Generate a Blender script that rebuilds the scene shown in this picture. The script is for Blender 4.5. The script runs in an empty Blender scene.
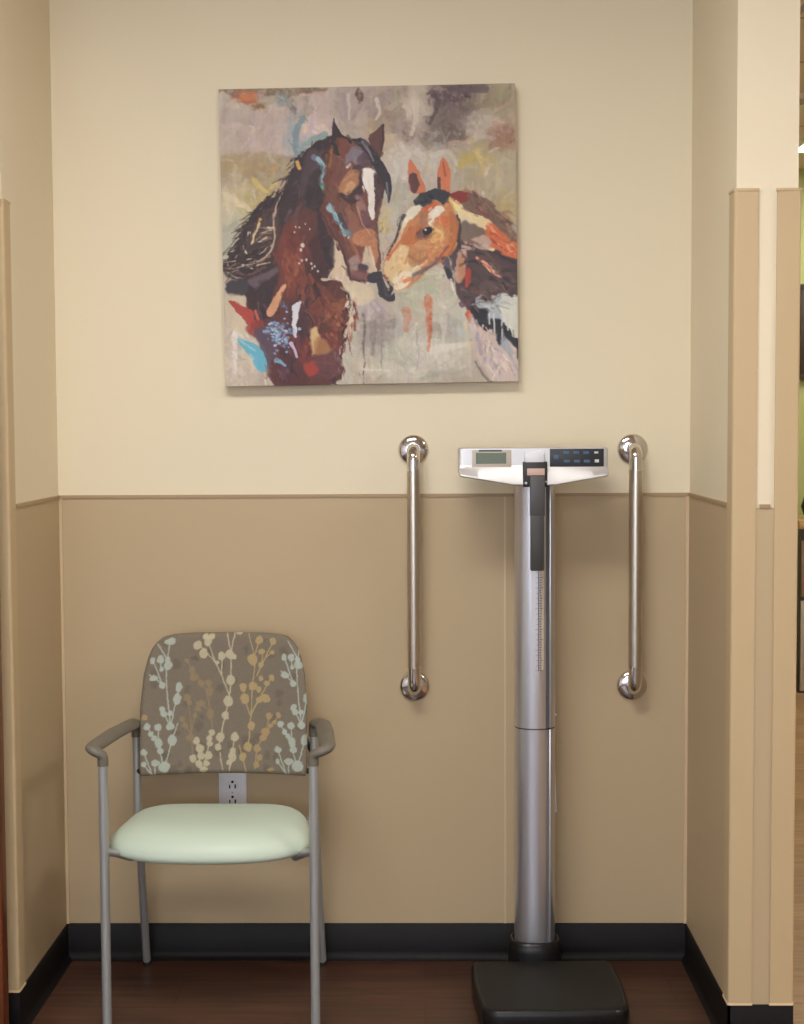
import bpy, bmesh, math, random
import numpy as np
from mathutils import Vector, Matrix
random.seed(7)
rng = np.random.default_rng(7)
SC = bpy.context.scene
COL = SC.collection
PI = math.pi

# ------------------------------------------------------------------ camera
CF, CP, CYAW, CR, CD, CH = 1510.8, .0594, .0142, -.005, 3.8334, 1.3853
XL, XR, ZW, ZB = -.930, .675, 1.2035, .0945       # alcove sides, wainscot top, baseboard top
YL, YR = -.472, -.545                          # front edges of the alcove's side walls
XO = .8075                                     # outer face of the right wall
CEIL = 2.7

def cam_axes():
    cy, sy, cp, sp = math.cos(CYAW), math.sin(CYAW), math.cos(CP), math.sin(CP)
    Rz = Matrix(((cy, -sy, 0), (sy, cy, 0), (0, 0, 1)))
    Rx = Matrix(((1, 0, 0), (0, cp, sp), (0, -sp, cp)))
    M = Rz @ Rx
    f, r, u = M @ Vector((0, 1, 0)), M @ Vector((1, 0, 0)), M @ Vector((0, 0, 1))
    c, s = math.cos(CR), math.sin(CR)
    return r * c + u * s, u * c - r * s, f
CRI, CUP, CFW = cam_axes()
CAM = Vector((0, -CD, CH))
def ray(px, py):
    return CFW + CRI * ((px - 402) / CF) + CUP * ((512 - py) / CF)
def at(px, py, Y):
    d = ray(px, py)
    return CAM + d * ((Y - CAM.y) / d.y)
def atz(px, py, Z):
    d = ray(px, py)
    return CAM + d * ((Z - CAM.z) / d.z)

cd = bpy.data.cameras.new('camera')
co = bpy.data.objects.new('camera', cd); COL.objects.link(co)
cd.sensor_fit = 'VERTICAL'; cd.sensor_height = 36; cd.lens = CF / 1024 * 36
m = Matrix((CRI, CUP, -CFW)).transposed().to_4x4(); m.translation = CAM
co.matrix_world = m
SC.camera = co
cd.clip_start = .02

# ------------------------------------------------------------------ materials
def lin(c):
    out = []
    for v in c:
        v /= 255
        out.append(v / 12.92 if v <= .04045 else ((v + .055) / 1.055) ** 2.4)
    return out
def mat(name, rgb, rough=.5, metal=0, bump=0, bscale=200, spec=.5, var=0, vscale=5, coat=0):
    m = bpy.data.materials.new(name); m.use_nodes = True
    nt = m.node_tree; b = nt.nodes['Principled BSDF']
    c = lin(rgb) + [1]
    b.inputs['Base Color'].default_value = c
    b.inputs['Roughness'].default_value = rough
    b.inputs['Metallic'].default_value = metal
    b.inputs['Specular IOR Level'].default_value = spec
    b.inputs['Coat Weight'].default_value = coat
    tc = nt.nodes.new('ShaderNodeTexCoord')
    if bump:
        n = nt.nodes.new('ShaderNodeTexNoise'); n.inputs['Scale'].default_value = bscale; n.inputs['Detail'].default_value = 3
        nt.links.new(tc.outputs['Object'], n.inputs['Vector'])
        bp = nt.nodes.new('ShaderNodeBump'); bp.inputs['Strength'].default_value = bump; bp.inputs['Distance'].default_value = .002
        nt.links.new(n.outputs['Fac'], bp.inputs['Height']); nt.links.new(bp.outputs['Normal'], b.inputs['Normal'])
    if var:
        n = nt.nodes.new('ShaderNodeTexNoise'); n.inputs['Scale'].default_value = vscale; n.inputs['Detail'].default_value = 4
        nt.links.new(tc.outputs['Object'], n.inputs['Vector'])
        mx = nt.nodes.new('ShaderNodeMix'); mx.data_type = 'RGBA'
        mx.inputs['A'].default_value = [v * (1 - var) for v in c[:3]] + [1]
        mx.inputs['B'].default_value = [min(1, v * (1 + var)) for v in c[:3]] + [1]
        nt.links.new(n.outputs['Fac'], mx.inputs['Factor']); nt.links.new(mx.outputs['Result'], b.inputs['Base Color'])
    return m
def vcol_mat(name, rough=.6, bump=0, bscale=300, spec=.3):
    m = mat(name, (128, 128, 128), rough, 0, bump, bscale, spec)
    nt = m.node_tree
    a = nt.nodes.new('ShaderNodeVertexColor'); a.layer_name = 'paint'
    nt.links.new(a.outputs['Color'], nt.nodes['Principled BSDF'].inputs['Base Color'])
    return m
def wood_mat(name, dark, light, rough, axis='x', plank=.15, length=1.2, seam=.5, coat=0):
    """long plank floor or veneer: stretched noise along one axis plus plank seams"""
    m = mat(name, dark, rough, coat=coat); nt = m.node_tree; b = nt.nodes['Principled BSDF']
    tc = nt.nodes.new('ShaderNodeTexCoord'); mp = nt.nodes.new('ShaderNodeMapping')
    if axis == 'z': mp.inputs['Rotation'].default_value = (0, PI / 2, 0)
    nt.links.new(tc.outputs['Object'], mp.inputs['Vector'])
    st = nt.nodes.new('ShaderNodeMapping'); st.inputs['Scale'].default_value = (2.2, 38, 38)
    nt.links.new(mp.outputs['Vector'], st.inputs['Vector'])
    n = nt.nodes.new('ShaderNodeTexNoise'); n.inputs['Scale'].default_value = 1.6; n.inputs['Detail'].default_value = 6; n.inputs['Distortion'].default_value = .6
    nt.links.new(st.outputs['Vector'], n.inputs['Vector'])
    rp = nt.nodes.new('ShaderNodeValToRGB')
    rp.color_ramp.elements[0].position = .3; rp.color_ramp.elements[1].position = .72
    rp.color_ramp.elements[0].color = lin(dark) + [1]; rp.color_ramp.elements[1].color = lin(light) + [1]
    nt.links.new(n.outputs['Fac'], rp.inputs['Fac'])
    br = nt.nodes.new('ShaderNodeTexBrick'); br.inputs['Scale'].default_value = 1
    br.inputs['Brick Width'].default_value = length; br.inputs['Row Height'].default_value = plank
    br.inputs['Mortar Size'].default_value = .0015; br.inputs['Bias'].default_value = 0
    br.inputs['Color1'].default_value = (.82, .82, .82, 1); br.inputs['Color2'].default_value = (1.12, 1.12, 1.12, 1)
    br.inputs['Mortar'].default_value = (seam, seam, seam, 1)
    nt.links.new(mp.outputs['Vector'], br.inputs['Vector'])
    mx = nt.nodes.new('ShaderNodeMix'); mx.data_type = 'RGBA'; mx.blend_type = 'MULTIPLY'; mx.inputs['Factor'].default_value = 1
    nt.links.new(rp.outputs['Color'], mx.inputs['A']); nt.links.new(br.outputs['Color'], mx.inputs['B'])
    nt.links.new(mx.outputs['Result'], b.inputs['Base Color'])
    return m
def emit_mat(name, rgb, strength):
    m = bpy.data.materials.new(name); m.use_nodes = True
    nt = m.node_tree; b = nt.nodes['Principled BSDF']
    b.inputs['Base Color'].default_value = (.8, .8, .8, 1)
    b.inputs['Emission Color'].default_value = lin(rgb) + [1]; b.inputs['Emission Strength'].default_value = strength
    return m
def tile_mat(name, rgb, grid):
    m = mat(name, rgb, .9); nt = m.node_tree; b = nt.nodes['Principled BSDF']
    tc = nt.nodes.new('ShaderNodeTexCoord'); br = nt.nodes.new('ShaderNodeTexBrick')
    br.offset = 0; br.inputs['Scale'].default_value = 1; br.inputs['Brick Width'].default_value = .61; br.inputs['Row Height'].default_value = .61
    br.inputs['Mortar Size'].default_value = .012; br.inputs['Mortar Smooth'].default_value = .1
    c = lin(rgb); br.inputs['Color1'].default_value = c + [1]; br.inputs['Color2'].default_value = c + [1]
    br.inputs['Mortar'].default_value = lin(grid) + [1]
    nt.links.new(tc.outputs['Object'], br.inputs['Vector']); nt.links.new(br.outputs['Color'], b.inputs['Base Color'])
    return m

M = dict(
    cream=mat('cream_paint', (230, 218, 190), .6, bump=.05, bscale=350, spec=.3),
    tan=mat('tan_wall_vinyl', (189, 168, 134), .5, bump=.12, bscale=500, spec=.35),
    guard=mat('tan_guard_vinyl', (197, 174, 136), .5, bump=.1, bscale=600, spec=.35),
    guard_end=mat('guard_cut_end', (232, 205, 165), .4),
    cap=mat('cap_trim_vinyl', (168, 143, 108), .5),
    seam=mat('seam_vinyl', (208, 184, 148), .4),
    base=mat('black_cove_base', (19, 16, 16), .5, spec=.2),
    green=mat('green_paint', (176, 184, 118), .6),
    ceil=tile_mat('ceiling_tile', (226, 214, 190), (176, 170, 160)),
    hallfloor=wood_mat('dark_wood_floor', (56, 36, 27), (92, 60, 45), .4),
    oak=wood_mat('oak_floor', (150, 116, 80), (182, 146, 106), .4),
    doorwood=wood_mat('door_wood', (104, 52, 26), (140, 76, 42), .35, axis='z', plank=5, length=5, seam=.9),
    silver=mat('silver_leg_paint', (174, 176, 174), .4, .5),
    armgrey=mat('arm_urethane', (112, 106, 94), .5, bump=.05, bscale=600),
    seatvinyl=mat('mint_vinyl', (196, 210, 192), .42, bump=.04, bscale=500, spec=.4),
    fabric=vcol_mat('berry_fabric', .85, .15, 900, .2),
    backfab=mat('taupe_fabric', (112, 98, 84), .85, bump=.1, bscale=900),
    plastic_dark=mat('dark_bracket', (45, 42, 40), .5),
    canvas=vcol_mat('canvas_paint', .55, .12, 220, .3),
    chrome=mat('polished_steel', (216, 212, 210), .1, 1),
    satin=mat('satin_steel', (204, 196, 182), .3, 1),
    alu=mat('brushed_aluminium', (206, 206, 210), .3, .85),
    alulight=mat('bright_aluminium', (226, 226, 228), .3, .8),
    groove=mat('slot_grey', (76, 80, 88), .5, .2),
    console=mat('silver_plastic', (206, 204, 202), .36, .5),
    black=mat('black_rubber', (29, 28, 25), .6, spec=.3, bump=.2, bscale=700),
    blackgloss=mat('black_plastic', (22, 21, 21), .34, spec=.35),
    rodgrey=mat('rod_grey', (74, 72, 72), .45),
    roddark=mat('rod_dark', (58, 57, 54), .45, bump=.2, bscale=900),
    bezel=mat('bezel_grey', (190, 180, 165), .4),
    lcd=mat('lcd_green', (86, 96, 70), .25),
    keypad=mat('keypad_black', (42, 44, 48), .45),
    key=mat('key_blue', (70, 98, 124), .5),
    keywhite=mat('key_white', (215, 215, 215), .5),
    white=mat('white_plastic', (228, 228, 232), .35),
    slot=mat('slot_black', (20, 18, 18), .6),
    label=mat('pink_label', (206, 176, 160), .5),
    ruler=mat('ruler_white', (206, 206, 210), .36, .6),
    rulertan=mat('ruler_tan', (196, 180, 158), .4),
    ink=mat('ruler_ink', (70, 72, 78), .6),
    oakedge=mat('oak_edge', (196, 160, 108), .4, var=.15, vscale=20),
    taupe=mat('taupe_laminate', (150, 124, 100), .5),
    greylam=mat('grey_laminate', (186, 178, 160), .5),
    artdark=mat('art_dark', (58, 46, 28), .6, var=.6, vscale=9),
    artmat=mat('art_mat', (150, 156, 110), .6, var=.3, vscale=12),
    lamp=emit_mat('troffer_light', (253, 250, 247), 9.5),
    fill_glow=emit_mat('cool_fill_glow', (226, 236, 255), 1.9),  # cool emission of the added fill panes behind the camera
    farlamp=emit_mat('far_troffer_light', (255, 250, 242), 6),
    fixture=mat('fixture_white', (235, 235, 235), .5),
)

# ------------------------------------------------------------------ mesh helpers
def bm_box(bm, x0, x1, y0, y1, z0, z1, bev=0, seg=2):
    v = [bm.verts.new((x, y, z)) for z in (z0, z1) for y in (y0, y1) for x in (x0, x1)]
    fs = [bm.faces.new([v[i] for i in q]) for q in ((0, 2, 3, 1), (4, 5, 7, 6), (0, 1, 5, 4), (2, 6, 7, 3), (0, 4, 6, 2), (1, 3, 7, 5))]
    if bev:
        es = list({e for f in fs for e in f.edges})
        bmesh.ops.bevel(bm, geom=es, offset=bev, segments=seg, affect='EDGES', profile=.5)
def fillet(pts, rads, n=8):
    out = [Vector(pts[0])]
    for i in range(1, len(pts) - 1):
        a, b, c = Vector(pts[i - 1]), Vector(pts[i]), Vector(pts[i + 1]); r = rads[i - 1] if isinstance(rads, (list, tuple)) else rads
        u, w = (a - b).normalized(), (c - b).normalized()
        ang = u.angle(w); d = min(r / math.tan(ang / 2), .49 * (a - b).length, .49 * (c - b).length); r2 = d * math.tan(ang / 2)
        p, q = b + u * d, b + w * d
        cen = b + (u + w).normalized() * (r2 / math.sin(ang / 2))
        v0, v1 = p - cen, q - cen
        for k in range(n + 1):
            t = k / n; tot = v0.angle(v1)
            s = (v0 * math.sin((1 - t) * tot) + v1 * math.sin(t * tot)) / max(1e-9, math.sin(tot))
            out.append(cen + s)
    out.append(Vector(pts[-1]))
    return out
def bm_tube(bm, pts, r, seg=20, flat=None, caps=True, up=None):
    """sweep a circle (or an ellipse, flat = (ra, rb) per point) along pts"""
    pts = [Vector(p) for p in pts]; n = len(pts)
    T = [(pts[min(i + 1, n - 1)] - pts[max(i - 1, 0)]).normalized() for i in range(n)]
    N = Vector(up) if up else (Vector((0, 0, 1)) if abs(T[0].z) < .9 else Vector((1, 0, 0)))
    N = (N - T[0] * N.dot(T[0])).normalized()
    rings = []
    for i in range(n):
        if i: N = (N - T[i] * N.dot(T[i])).normalized()
        B = T[i].cross(N)
        if flat: ra, rb = flat[i]
        else: ra = rb = (r[i] if isinstance(r, (list, tuple)) else r)
        rings.append([bm.verts.new(pts[i] + N * (ra * math.cos(a)) + B * (rb * math.sin(a))) for a in (2 * PI * k / seg for k in range(seg))])
    for A, Bq in zip(rings, rings[1:]):
        for k in range(seg):
            bm.faces.new((A[k], A[(k + 1) % seg], Bq[(k + 1) % seg], Bq[k]))
    if caps:
        bm.faces.new(rings[0][::-1]); bm.faces.new(rings[-1])
def bm_lathe(bm, prof, o, axis, seg=40):
    """prof: (radius, distance along axis)"""
    ax = Vector(axis).normalized(); u = ax.orthogonal().normalized(); w = ax.cross(u); o = Vector(o)
    rings = [[bm.verts.new(o + ax * h + (u * math.cos(a) + w * math.sin(a)) * max(r, 1e-5)) for a in (2 * PI * k / seg for k in range(seg))] for r, h in prof]
    for A, B in zip(rings, rings[1:]):
        for k in range(seg): bm.faces.new((A[k], A[(k + 1) % seg], B[(k + 1) % seg], B[k]))
    bm.faces.new(rings[0][::-1]); bm.faces.new(rings[-1])
def bm_prism(bm, outline, z0, z1, bev=0):
    """outline (x, y) extruded along z"""
    a = [bm.verts.new((x, y, z0)) for x, y in outline]; b = [bm.verts.new((x, y, z1)) for x, y in outline]
    n = len(a)
    for k in range(n): bm.faces.new((a[k], a[(k + 1) % n], b[(k + 1) % n], b[k]))
    bm.faces.new(a[::-1]); t = bm.faces.new(b)
    if bev: bmesh.ops.bevel(bm, geom=list(t.edges), offset=bev, segments=3, affect='EDGES', profile=.5)
def obj(name, bm, m, parent=None, smooth=True, ang=35):
    me = bpy.data.meshes.new(name)
    bmesh.ops.recalc_face_normals(bm, faces=bm.faces[:])
    bm.to_mesh(me); bm.free()
    me.materials.append(m)
    if smooth:
        me.polygons.foreach_set('use_smooth', [True] * len(me.polygons))
        me.set_sharp_from_angle(angle=math.radians(ang))
    o = bpy.data.objects.new(name, me); COL.objects.link(o)
    if parent:
        o.parent = parent
        # vertices are authored in world space: express them in the parent's frame
        w = Vector(); q = parent
        while q: w += q.location; q = q.parent
        me.transform(Matrix.Translation(-w))
    return o
def bx(name, m, *a, parent=None, bev=0, **k):
    bm = bmesh.new(); bm_box(bm, *a, bev=bev)
    return obj(name, bm, m, parent, **k)
def thing(name, label, cat, loc=(0, 0, 0), group=None):
    o = bpy.data.objects.new(name, None); COL.objects.link(o); o.location = loc; o.empty_display_size = .1
    o['label'] = label; o['category'] = cat
    if group: o['group'] = group
    return o
def tag(o, label, cat, group=None):
    o['label'] = label; o['category'] = cat
    if group: o['group'] = group
    return o
def struct(o, label=None, cat=None):
    o['kind'] = 'structure'
    if label: o['label'] = label
    if cat: o['category'] = cat
    return o

# ------------------------------------------------------------------ the room
X0, X1, Y0, Y1 = -2.6, 5.2, -6.2, 4.2
struct(bx('floor', M['hallfloor'], X0, XO - .02, Y0, YR if False else 0, -.05, 0, smooth=False), 'dark brown wood-look plank floor of the alcove and hall', 'floor')
bm = bmesh.new(); bm_box(bm, XO - .02, X1, Y0, Y1, -.05, 0)
struct(obj('floor', bm, M['oak'], smooth=False), 'light oak floor of the room beyond the right wall end', 'floor')
struct(bx('ceiling', M['ceil'], X0, X1, Y0, Y1, CEIL, CEIL + .08, smooth=False), 'tiled ceiling overhead', 'ceiling')
wb = struct(bx('wall_back', M['cream'], XL - .12, XR, 0, .12, 0, CEIL, smooth=False), 'cream back wall of the alcove above tan wainscot', 'wall')
wl = struct(bx('wall_left', M['cream'], XL - .12, XL, YL, 0, 0, CEIL, smooth=False), 'cream left side wall of the alcove', 'wall')
wr = struct(bx('wall_right', M['cream'], XR, XO, YR, Y1, 0, CEIL, smooth=False), 'cream right side wall of the alcove with its end facing the hall', 'wall')
struct(bx('wall_front_left', M['cream'], X0, XL - .12, YL, YL + .12, 0, CEIL, smooth=False))
struct(bx('wall_hall_left', M['fixture'], X0 - .1, X0, Y0, YL + .12, 0, CEIL, smooth=False))
struct(bx('wall_hall_right', M['cream'], X1, X1 + .1, Y0, Y1, 0, CEIL, smooth=False))
struct(bx('wall_hall_rear', M['fixture'], X0, X1, Y0 - .1, Y0, 0, CEIL, smooth=False))
struct(bx('wall_far', M['green'], XO, X1, Y1, Y1 + .1, 0, CEIL, smooth=False), 'green wall of the room beyond', 'wall')

T = .003
def child_box(name, m, p, *a, **k): return bx(name, m, *a, parent=p, smooth=False, **k)
child_box('wainscot_panel', M['tan'], wb, XL + T, XR - T, -T, 0, ZB, ZW - .008)
child_box('wainscot_panel', M['tan'], wl, XL, XL + T, YL + .003, -T, ZB, ZW - .008)
child_box('wainscot_panel', M['tan'], wr, XR - T, XR, YR + .003, -T, ZB, ZW - .008)
child_box('wainscot_panel', M['tan'], wr, XR + .001, XO - .001, YR - T, YR, ZB, ZW - .008)
child_box('cap_trim', M['cap'], wb, XL + .006, XR - .006, -.006, 0, ZW - .008, ZW)
child_box('cap_trim', M['cap'], wl, XL, XL + .006, YL + .055, 0, ZW - .008, ZW)
child_box('cap_trim', M['cap'], wr, XR - .006, XR, YR + .055, 0, ZW - .008, ZW)
child_box('cap_trim', M['cap'], wr, XR + .055, XO - .055, YR - .006, YR, ZW - .008, ZW)
child_box('corner_seam', M['seam'], wb, XL + T, XL + .010, -.008, -T, ZB, ZW - .008)
child_box('corner_seam', M['seam'], wb, XR - .010, XR - T, -.008, -T, ZB, ZW - .008)
xs = at(505, 700, 0).x
child_box('joint_seam', M['seam'], wb, xs - .0025, xs + .0025, -.0055, -T, ZB, ZW - .008)

def cove(name, a, b, nrm, label):
    """rubber cove base: straight face with a curved toe, extruded from a to b"""
    a, b, nrm = Vector(a), Vector(b), Vector(nrm)
    prof = [(0, 0), (.018, 0), (.018, .002), (.012, .006), (.0075, .013), (.006, .022), (.006, ZB - .002), (.004, ZB), (0, ZB)]
    bm = bmesh.new(); A = [bm.verts.new(a + nrm * d + Vector((0, 0, z))) for d, z in prof]; B = [bm.verts.new(b + nrm * d + Vector((0, 0, z))) for d, z in prof]
    n = len(prof)
    for k in range(n): bm.faces.new((A[k], A[(k + 1) % n], B[(k + 1) % n], B[k]))
    bm.faces.new(A); bm.faces.new(B[::-1])
    return struct(obj(name, bm, M['base'], ang=50), label, 'baseboard')
cove('baseboard_back', (XL, 0, 0), (XR, 0, 0), (0, -1, 0), 'black rubber cove base along the back wall')
cove('baseboard_left', (XL, YL, 0), (XL, 0, 0), (1, 0, 0), 'black rubber cove base along the left alcove wall')
cove('baseboard_right', (XR, YR - .006, 0), (XR, 0, 0), (-1, 0, 0), 'black rubber cove base along the right alcove wall')
cove('baseboard_front', (XR - .006, YR, 0), (XO + .006, YR, 0), (0, -1, 0), 'black rubber cove base on the end of the right wall')
cove('baseboard_outer', (XO, YR, 0), (XO, Y1, 0), (1, 0, 0), 'black cove base on the outer face of the right wall')
cove('baseboard_front_left', (X0, YL, 0), (XL + .006, YL, 0), (0, -1, 0), 'black rubber cove base left of the alcove')
cove('baseboard_far', (XO, Y1, 0), (X1, Y1, 0), (0, -1, 0), 'black cove base under the green wall')

# corner guards -----------------------------------------------------
GT = 1.882
def guard(cx, cy, sx, sy, label, wing=.046):
    """L-shaped vinyl guard round the outside corner (cx, cy); its wings run along sx*x and sy*y"""
    t, r = .006, .006
    g = thing('corner_guard', label, 'corner guard', (cx, cy, ZB + .0), 'corner guards')
    def outline(t0, t1, w):
        o = [(w, 0 - t1), ]
        arc = [(-t1 + r - r * math.sin(q), -t1 + r - r * math.cos(q)) for q in (i * PI / 2 / 6 for i in range(7))]
        o = [(w, -t1)] + arc + [(-t1, w), (-t0, w), (-t0, -t0), (w, -t0)]
        return [(cx + sx * x, cy + sy * y) for x, y in o]
    bm = bmesh.new(); bm_prism(bm, outline(.0005, t, wing), ZB + .004, GT - .006)
    obj('cover', bm, M['guard'], g, ang=50)
    bm = bmesh.new(); bm_prism(bm, outline(.0005, t + .0015, wing + .0015), GT - .006, GT)
    obj('top_cap', bm, M['guard'], g, ang=50)
    bm = bmesh.new(); bm_prism(bm, outline(.0005, t + .0015, wing + .0015), ZB - .001, ZB + .004)
    obj('bottom_cap', bm, M['guard_end'], g, ang=50)
    return g
guard(XL, YL, -1, 1, 'tan corner guard at the left front edge of the alcove, beside the brown door')
guard(XR, YR, 1, 1, 'tan corner guard on the right wall end, on the edge facing into the alcove')
guard(XO, YR, -1, 1, 'tan corner guard at the far right, on the edge next to the oak-floored room')

# wooden door standing open at the far left
pe = at(3.5, 1000, -.60)
d = struct(bx('door_1', M['doorwood'], pe.x - .9, pe.x, -.60, -.556, .008, 2.1, bev=.003), 'brown wooden door edge at the far left of the picture', 'door')
bm = bmesh.new()
hx = pe.x - .83
bm_lathe(bm, [(.026, 0), (.026, .006), (.011, .008), (.011, .045)], (hx, -.60, 1.0), (0, -1, 0), 24)
bm_tube(bm, fillet([(hx, -.648, 1.0), (hx + .02, -.65, 1.0), (hx + .12, -.65, 1.0)], .01), .009, 14)
obj('door_handle', bm, M['satin'], d)

# ------------------------------------------------------------------ a small painter for the canvas and the fabric
def vnoise(h, w, cell, seed):
    r = np.random.default_rng(seed); gh, gw = int(h / cell) + 3, int(w / cell) + 3
    g = r.random((gh, gw)); y = np.arange(h) / cell; x = np.arange(w) / cell
    yi, xi = y.astype(int), x.astype(int); fy, fx = y - yi, x - xi
    fy = (fy * fy * (3 - 2 * fy))[:, None]; fx = (fx * fx * (3 - 2 * fx))[None]
    a = g[yi][:, xi]; b = g[yi][:, xi + 1]; c = g[yi + 1][:, xi]; d_ = g[yi + 1][:, xi + 1]
    return (a * (1 - fx) + b * fx) * (1 - fy) + (c * (1 - fx) + d_ * fx) * fy - .5
def fbm(h, w, cell, seed):
    return vnoise(h, w, cell, seed) + .5 * vnoise(h, w, cell / 2, seed + 1) + .25 * vnoise(h, w, cell / 4, seed + 2)
def boxblur(a, r):
    r = int(r)
    if r < 1: return a
    for ax in (0, 1):
        p = np.pad(a, [(r + 1, r) if i == ax else (0, 0) for i in (0, 1)], mode='edge').cumsum(ax)
        n = a.shape[ax]
        hi = np.take(p, np.arange(2 * r + 1, 2 * r + 1 + n), ax); lo = np.take(p, np.arange(0, n), ax)
        a = (hi - lo) / (2 * r + 1)
    return a
class Painter:
    """colours are sRGB 0..255; coordinates are in sketch units, K pixels per unit"""
    def __init__(s, w, h, K, base, warp=5, cell=14, wk=1):
        s.K = K; s.h, s.w = int(h * K), int(w * K)
        s.img = np.zeros((s.h, s.w, 3)) + np.array(base, float)
        yy, xx = np.mgrid[0:s.h, 0:s.w]; s.xx, s.yy = xx / K, yy / K
        s.nx, s.ny = fbm(s.h, s.w, cell * K, 11), fbm(s.h, s.w, cell * K, 23)
        s.warp = warp; s.wk = wk
        s.grain = fbm(s.h, s.w, 7 * K, 5)
    def blend(s, sl, m, c, rough=0):
        if rough: m = np.clip(m * (1 + rough * 2.2 * s.grain[sl]) , 0, 1)
        s.img[sl] = s.img[sl] * (1 - m[..., None]) + np.array(c, float) * m[..., None]
    def sl(s, x0, x1, y0, y1, pad):
        return (slice(max(0, int((y0 - pad) * s.K)), max(0, min(s.h, int((y1 + pad) * s.K) + 1))), slice(max(0, int((x0 - pad) * s.K)), max(0, min(s.w, int((x1 + pad) * s.K) + 1))))
    def smooth(s, pts, n=5):
        P = np.array(pts, float); out = []; N = len(P)
        for i in range(N):
            p0, p1, p2, p3 = P[i - 1], P[i], P[(i + 1) % N], P[(i + 2) % N]
            for k in range(n):
                t = k / n
                out.append(.5 * (2 * p1 + (p2 - p0) * t + (2 * p0 - 5 * p1 + 4 * p2 - p3) * t * t + (3 * p1 - p0 - 3 * p2 + p3) * t ** 3))
        return np.array(out)
    def poly(s, c, pts, soft=1, warp=None, a=1, rough=0, curve=True):
        w = (s.warp if warp is None else warp) * s.wk
        P = s.smooth(pts) if curve and len(pts) > 3 else np.array(pts, float)
        sl = s.sl(P[:, 0].min(), P[:, 0].max(), P[:, 1].min(), P[:, 1].max(), 2 * soft + w + 4)
        X = s.xx[sl] + s.nx[sl] * w * 2; Y = s.yy[sl] + s.ny[sl] * w * 2
        if X.size == 0: return
        ins = np.zeros(X.shape, bool); N = len(P)
        for i in range(N):
            (xa, ya), (xb, yb) = P[i], P[(i + 1) % N]
            if ya == yb: continue
            ins ^= ((ya > Y) != (yb > Y)) & (X < (xb - xa) * (Y - ya) / (yb - ya) + xa)
        m = boxblur(boxblur(ins.astype(float), soft * s.K), soft * s.K * .7)
        s.blend(sl, m * a, c, rough)
    def line(s, c, pts, w0, w1=None, a=1, soft=1, warp=None, rough=0):
        w1 = w0 if w1 is None else w1; wp = (s.warp * .5 if warp is None else warp) * s.wk
        P = np.array(pts, float)
        if len(P) > 2:   # open smoothing
            Q = np.vstack([2 * P[0] - P[1], P, 2 * P[-1] - P[-2]]); o = []
            for i in range(1, len(Q) - 2):
                for k in range(6):
                    t = k / 6; p0, p1, p2, p3 = Q[i - 1:i + 3]
                    o.append(.5 * (2 * p1 + (p2 - p0) * t + (2 * p0 - 5 * p1 + 4 * p2 - p3) * t * t + (3 * p1 - p0 - 3 * p2 + p3) * t ** 3))
            o.append(P[-1]); P = np.array(o)
        sl = s.sl(P[:, 0].min(), P[:, 0].max(), P[:, 1].min(), P[:, 1].max(), max(w0, w1) + wp + 4)
        X = s.xx[sl] + s.nx[sl] * wp * 2; Y = s.yy[sl] + s.ny[sl] * wp * 2
        if X.size == 0: return
        m = np.zeros(X.shape); n = len(P) - 1
        for i in range(n):
            ax, ay = P[i]; dx, dy = P[i + 1] - P[i]; L = dx * dx + dy * dy + 1e-9
            t = np.clip(((X - ax) * dx + (Y - ay) * dy) / L, 0, 1)
            dist = np.hypot(X - ax - t * dx, Y - ay - t * dy)
            wd = (w0 + (w1 - w0) * (i + t) / n) / 2
            m = np.maximum(m, np.clip((wd - dist) / soft + .5, 0, 1))
        s.blend(sl, m * a, c, rough)
    def blob(s, c, x, y, rx, ry=None, a=1, soft=.35, warp=None, rot=0, rough=0):
        ry = ry or rx; wp = (s.warp if warp is None else warp) * s.wk
        R = max(rx, ry)
        sl = s.sl(x - R, x + R, y - R, y + R, R * soft + wp + 2)
        X = s.xx[sl] + s.nx[sl] * wp * 2 - x; Y = s.yy[sl] + s.ny[sl] * wp * 2 - y
        if X.size == 0: return
        cr, sr = math.cos(rot), math.sin(rot)
        U, V = X * cr + Y * sr, Y * cr - X * sr
        d_ = np.hypot(U / rx, V / ry)
        m = np.clip((1 + soft / 2 - d_) / soft, 0, 1); m = m * m * (3 - 2 * m)
        s.blend(sl, m * a, c, rough)
    def brush(s, n, L, W, a, r, off=2.5, jit=7, box=None):
        g = boxblur(boxblur(s.img.mean(-1), 3 * s.K), 3 * s.K)
        gy, gx = np.gradient(g); fl = fbm(s.h, s.w, 130 * s.K, 41) * 5 + 1.4
        x0, x1, y0, y1 = box or (12, s.w / s.K - 12, 10, s.h / s.K - 10)
        for i in range(n):
            x, y = r.uniform(x0, x1), r.uniform(y0, y1); q = (min(s.h - 1, int(y * s.K)), min(s.w - 1, int(x * s.K)))
            m = math.hypot(gx[q], gy[q])
            an = (math.atan2(gy[q], gx[q]) + PI / 2 + r.gauss(0, .12)) if m > .5 else fl[q] + r.gauss(0, .35)
            k = s.sample(np.array([x + r.gauss(0, off)]), np.array([y + r.gauss(0, off)]))[0]
            k = k + r.gauss(0, jit) + np.array([r.gauss(0, 3), r.gauss(0, 2), r.gauss(0, 4)])
            l = r.uniform(*L) / 2; c, d = math.cos(an), math.sin(an)
            s.line(k, [(x - l * c, y - l * d), (x + l * c, y + l * d)], r.uniform(*W), r.uniform(*W) * .5, a, 1.5, 3, .5)
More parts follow.
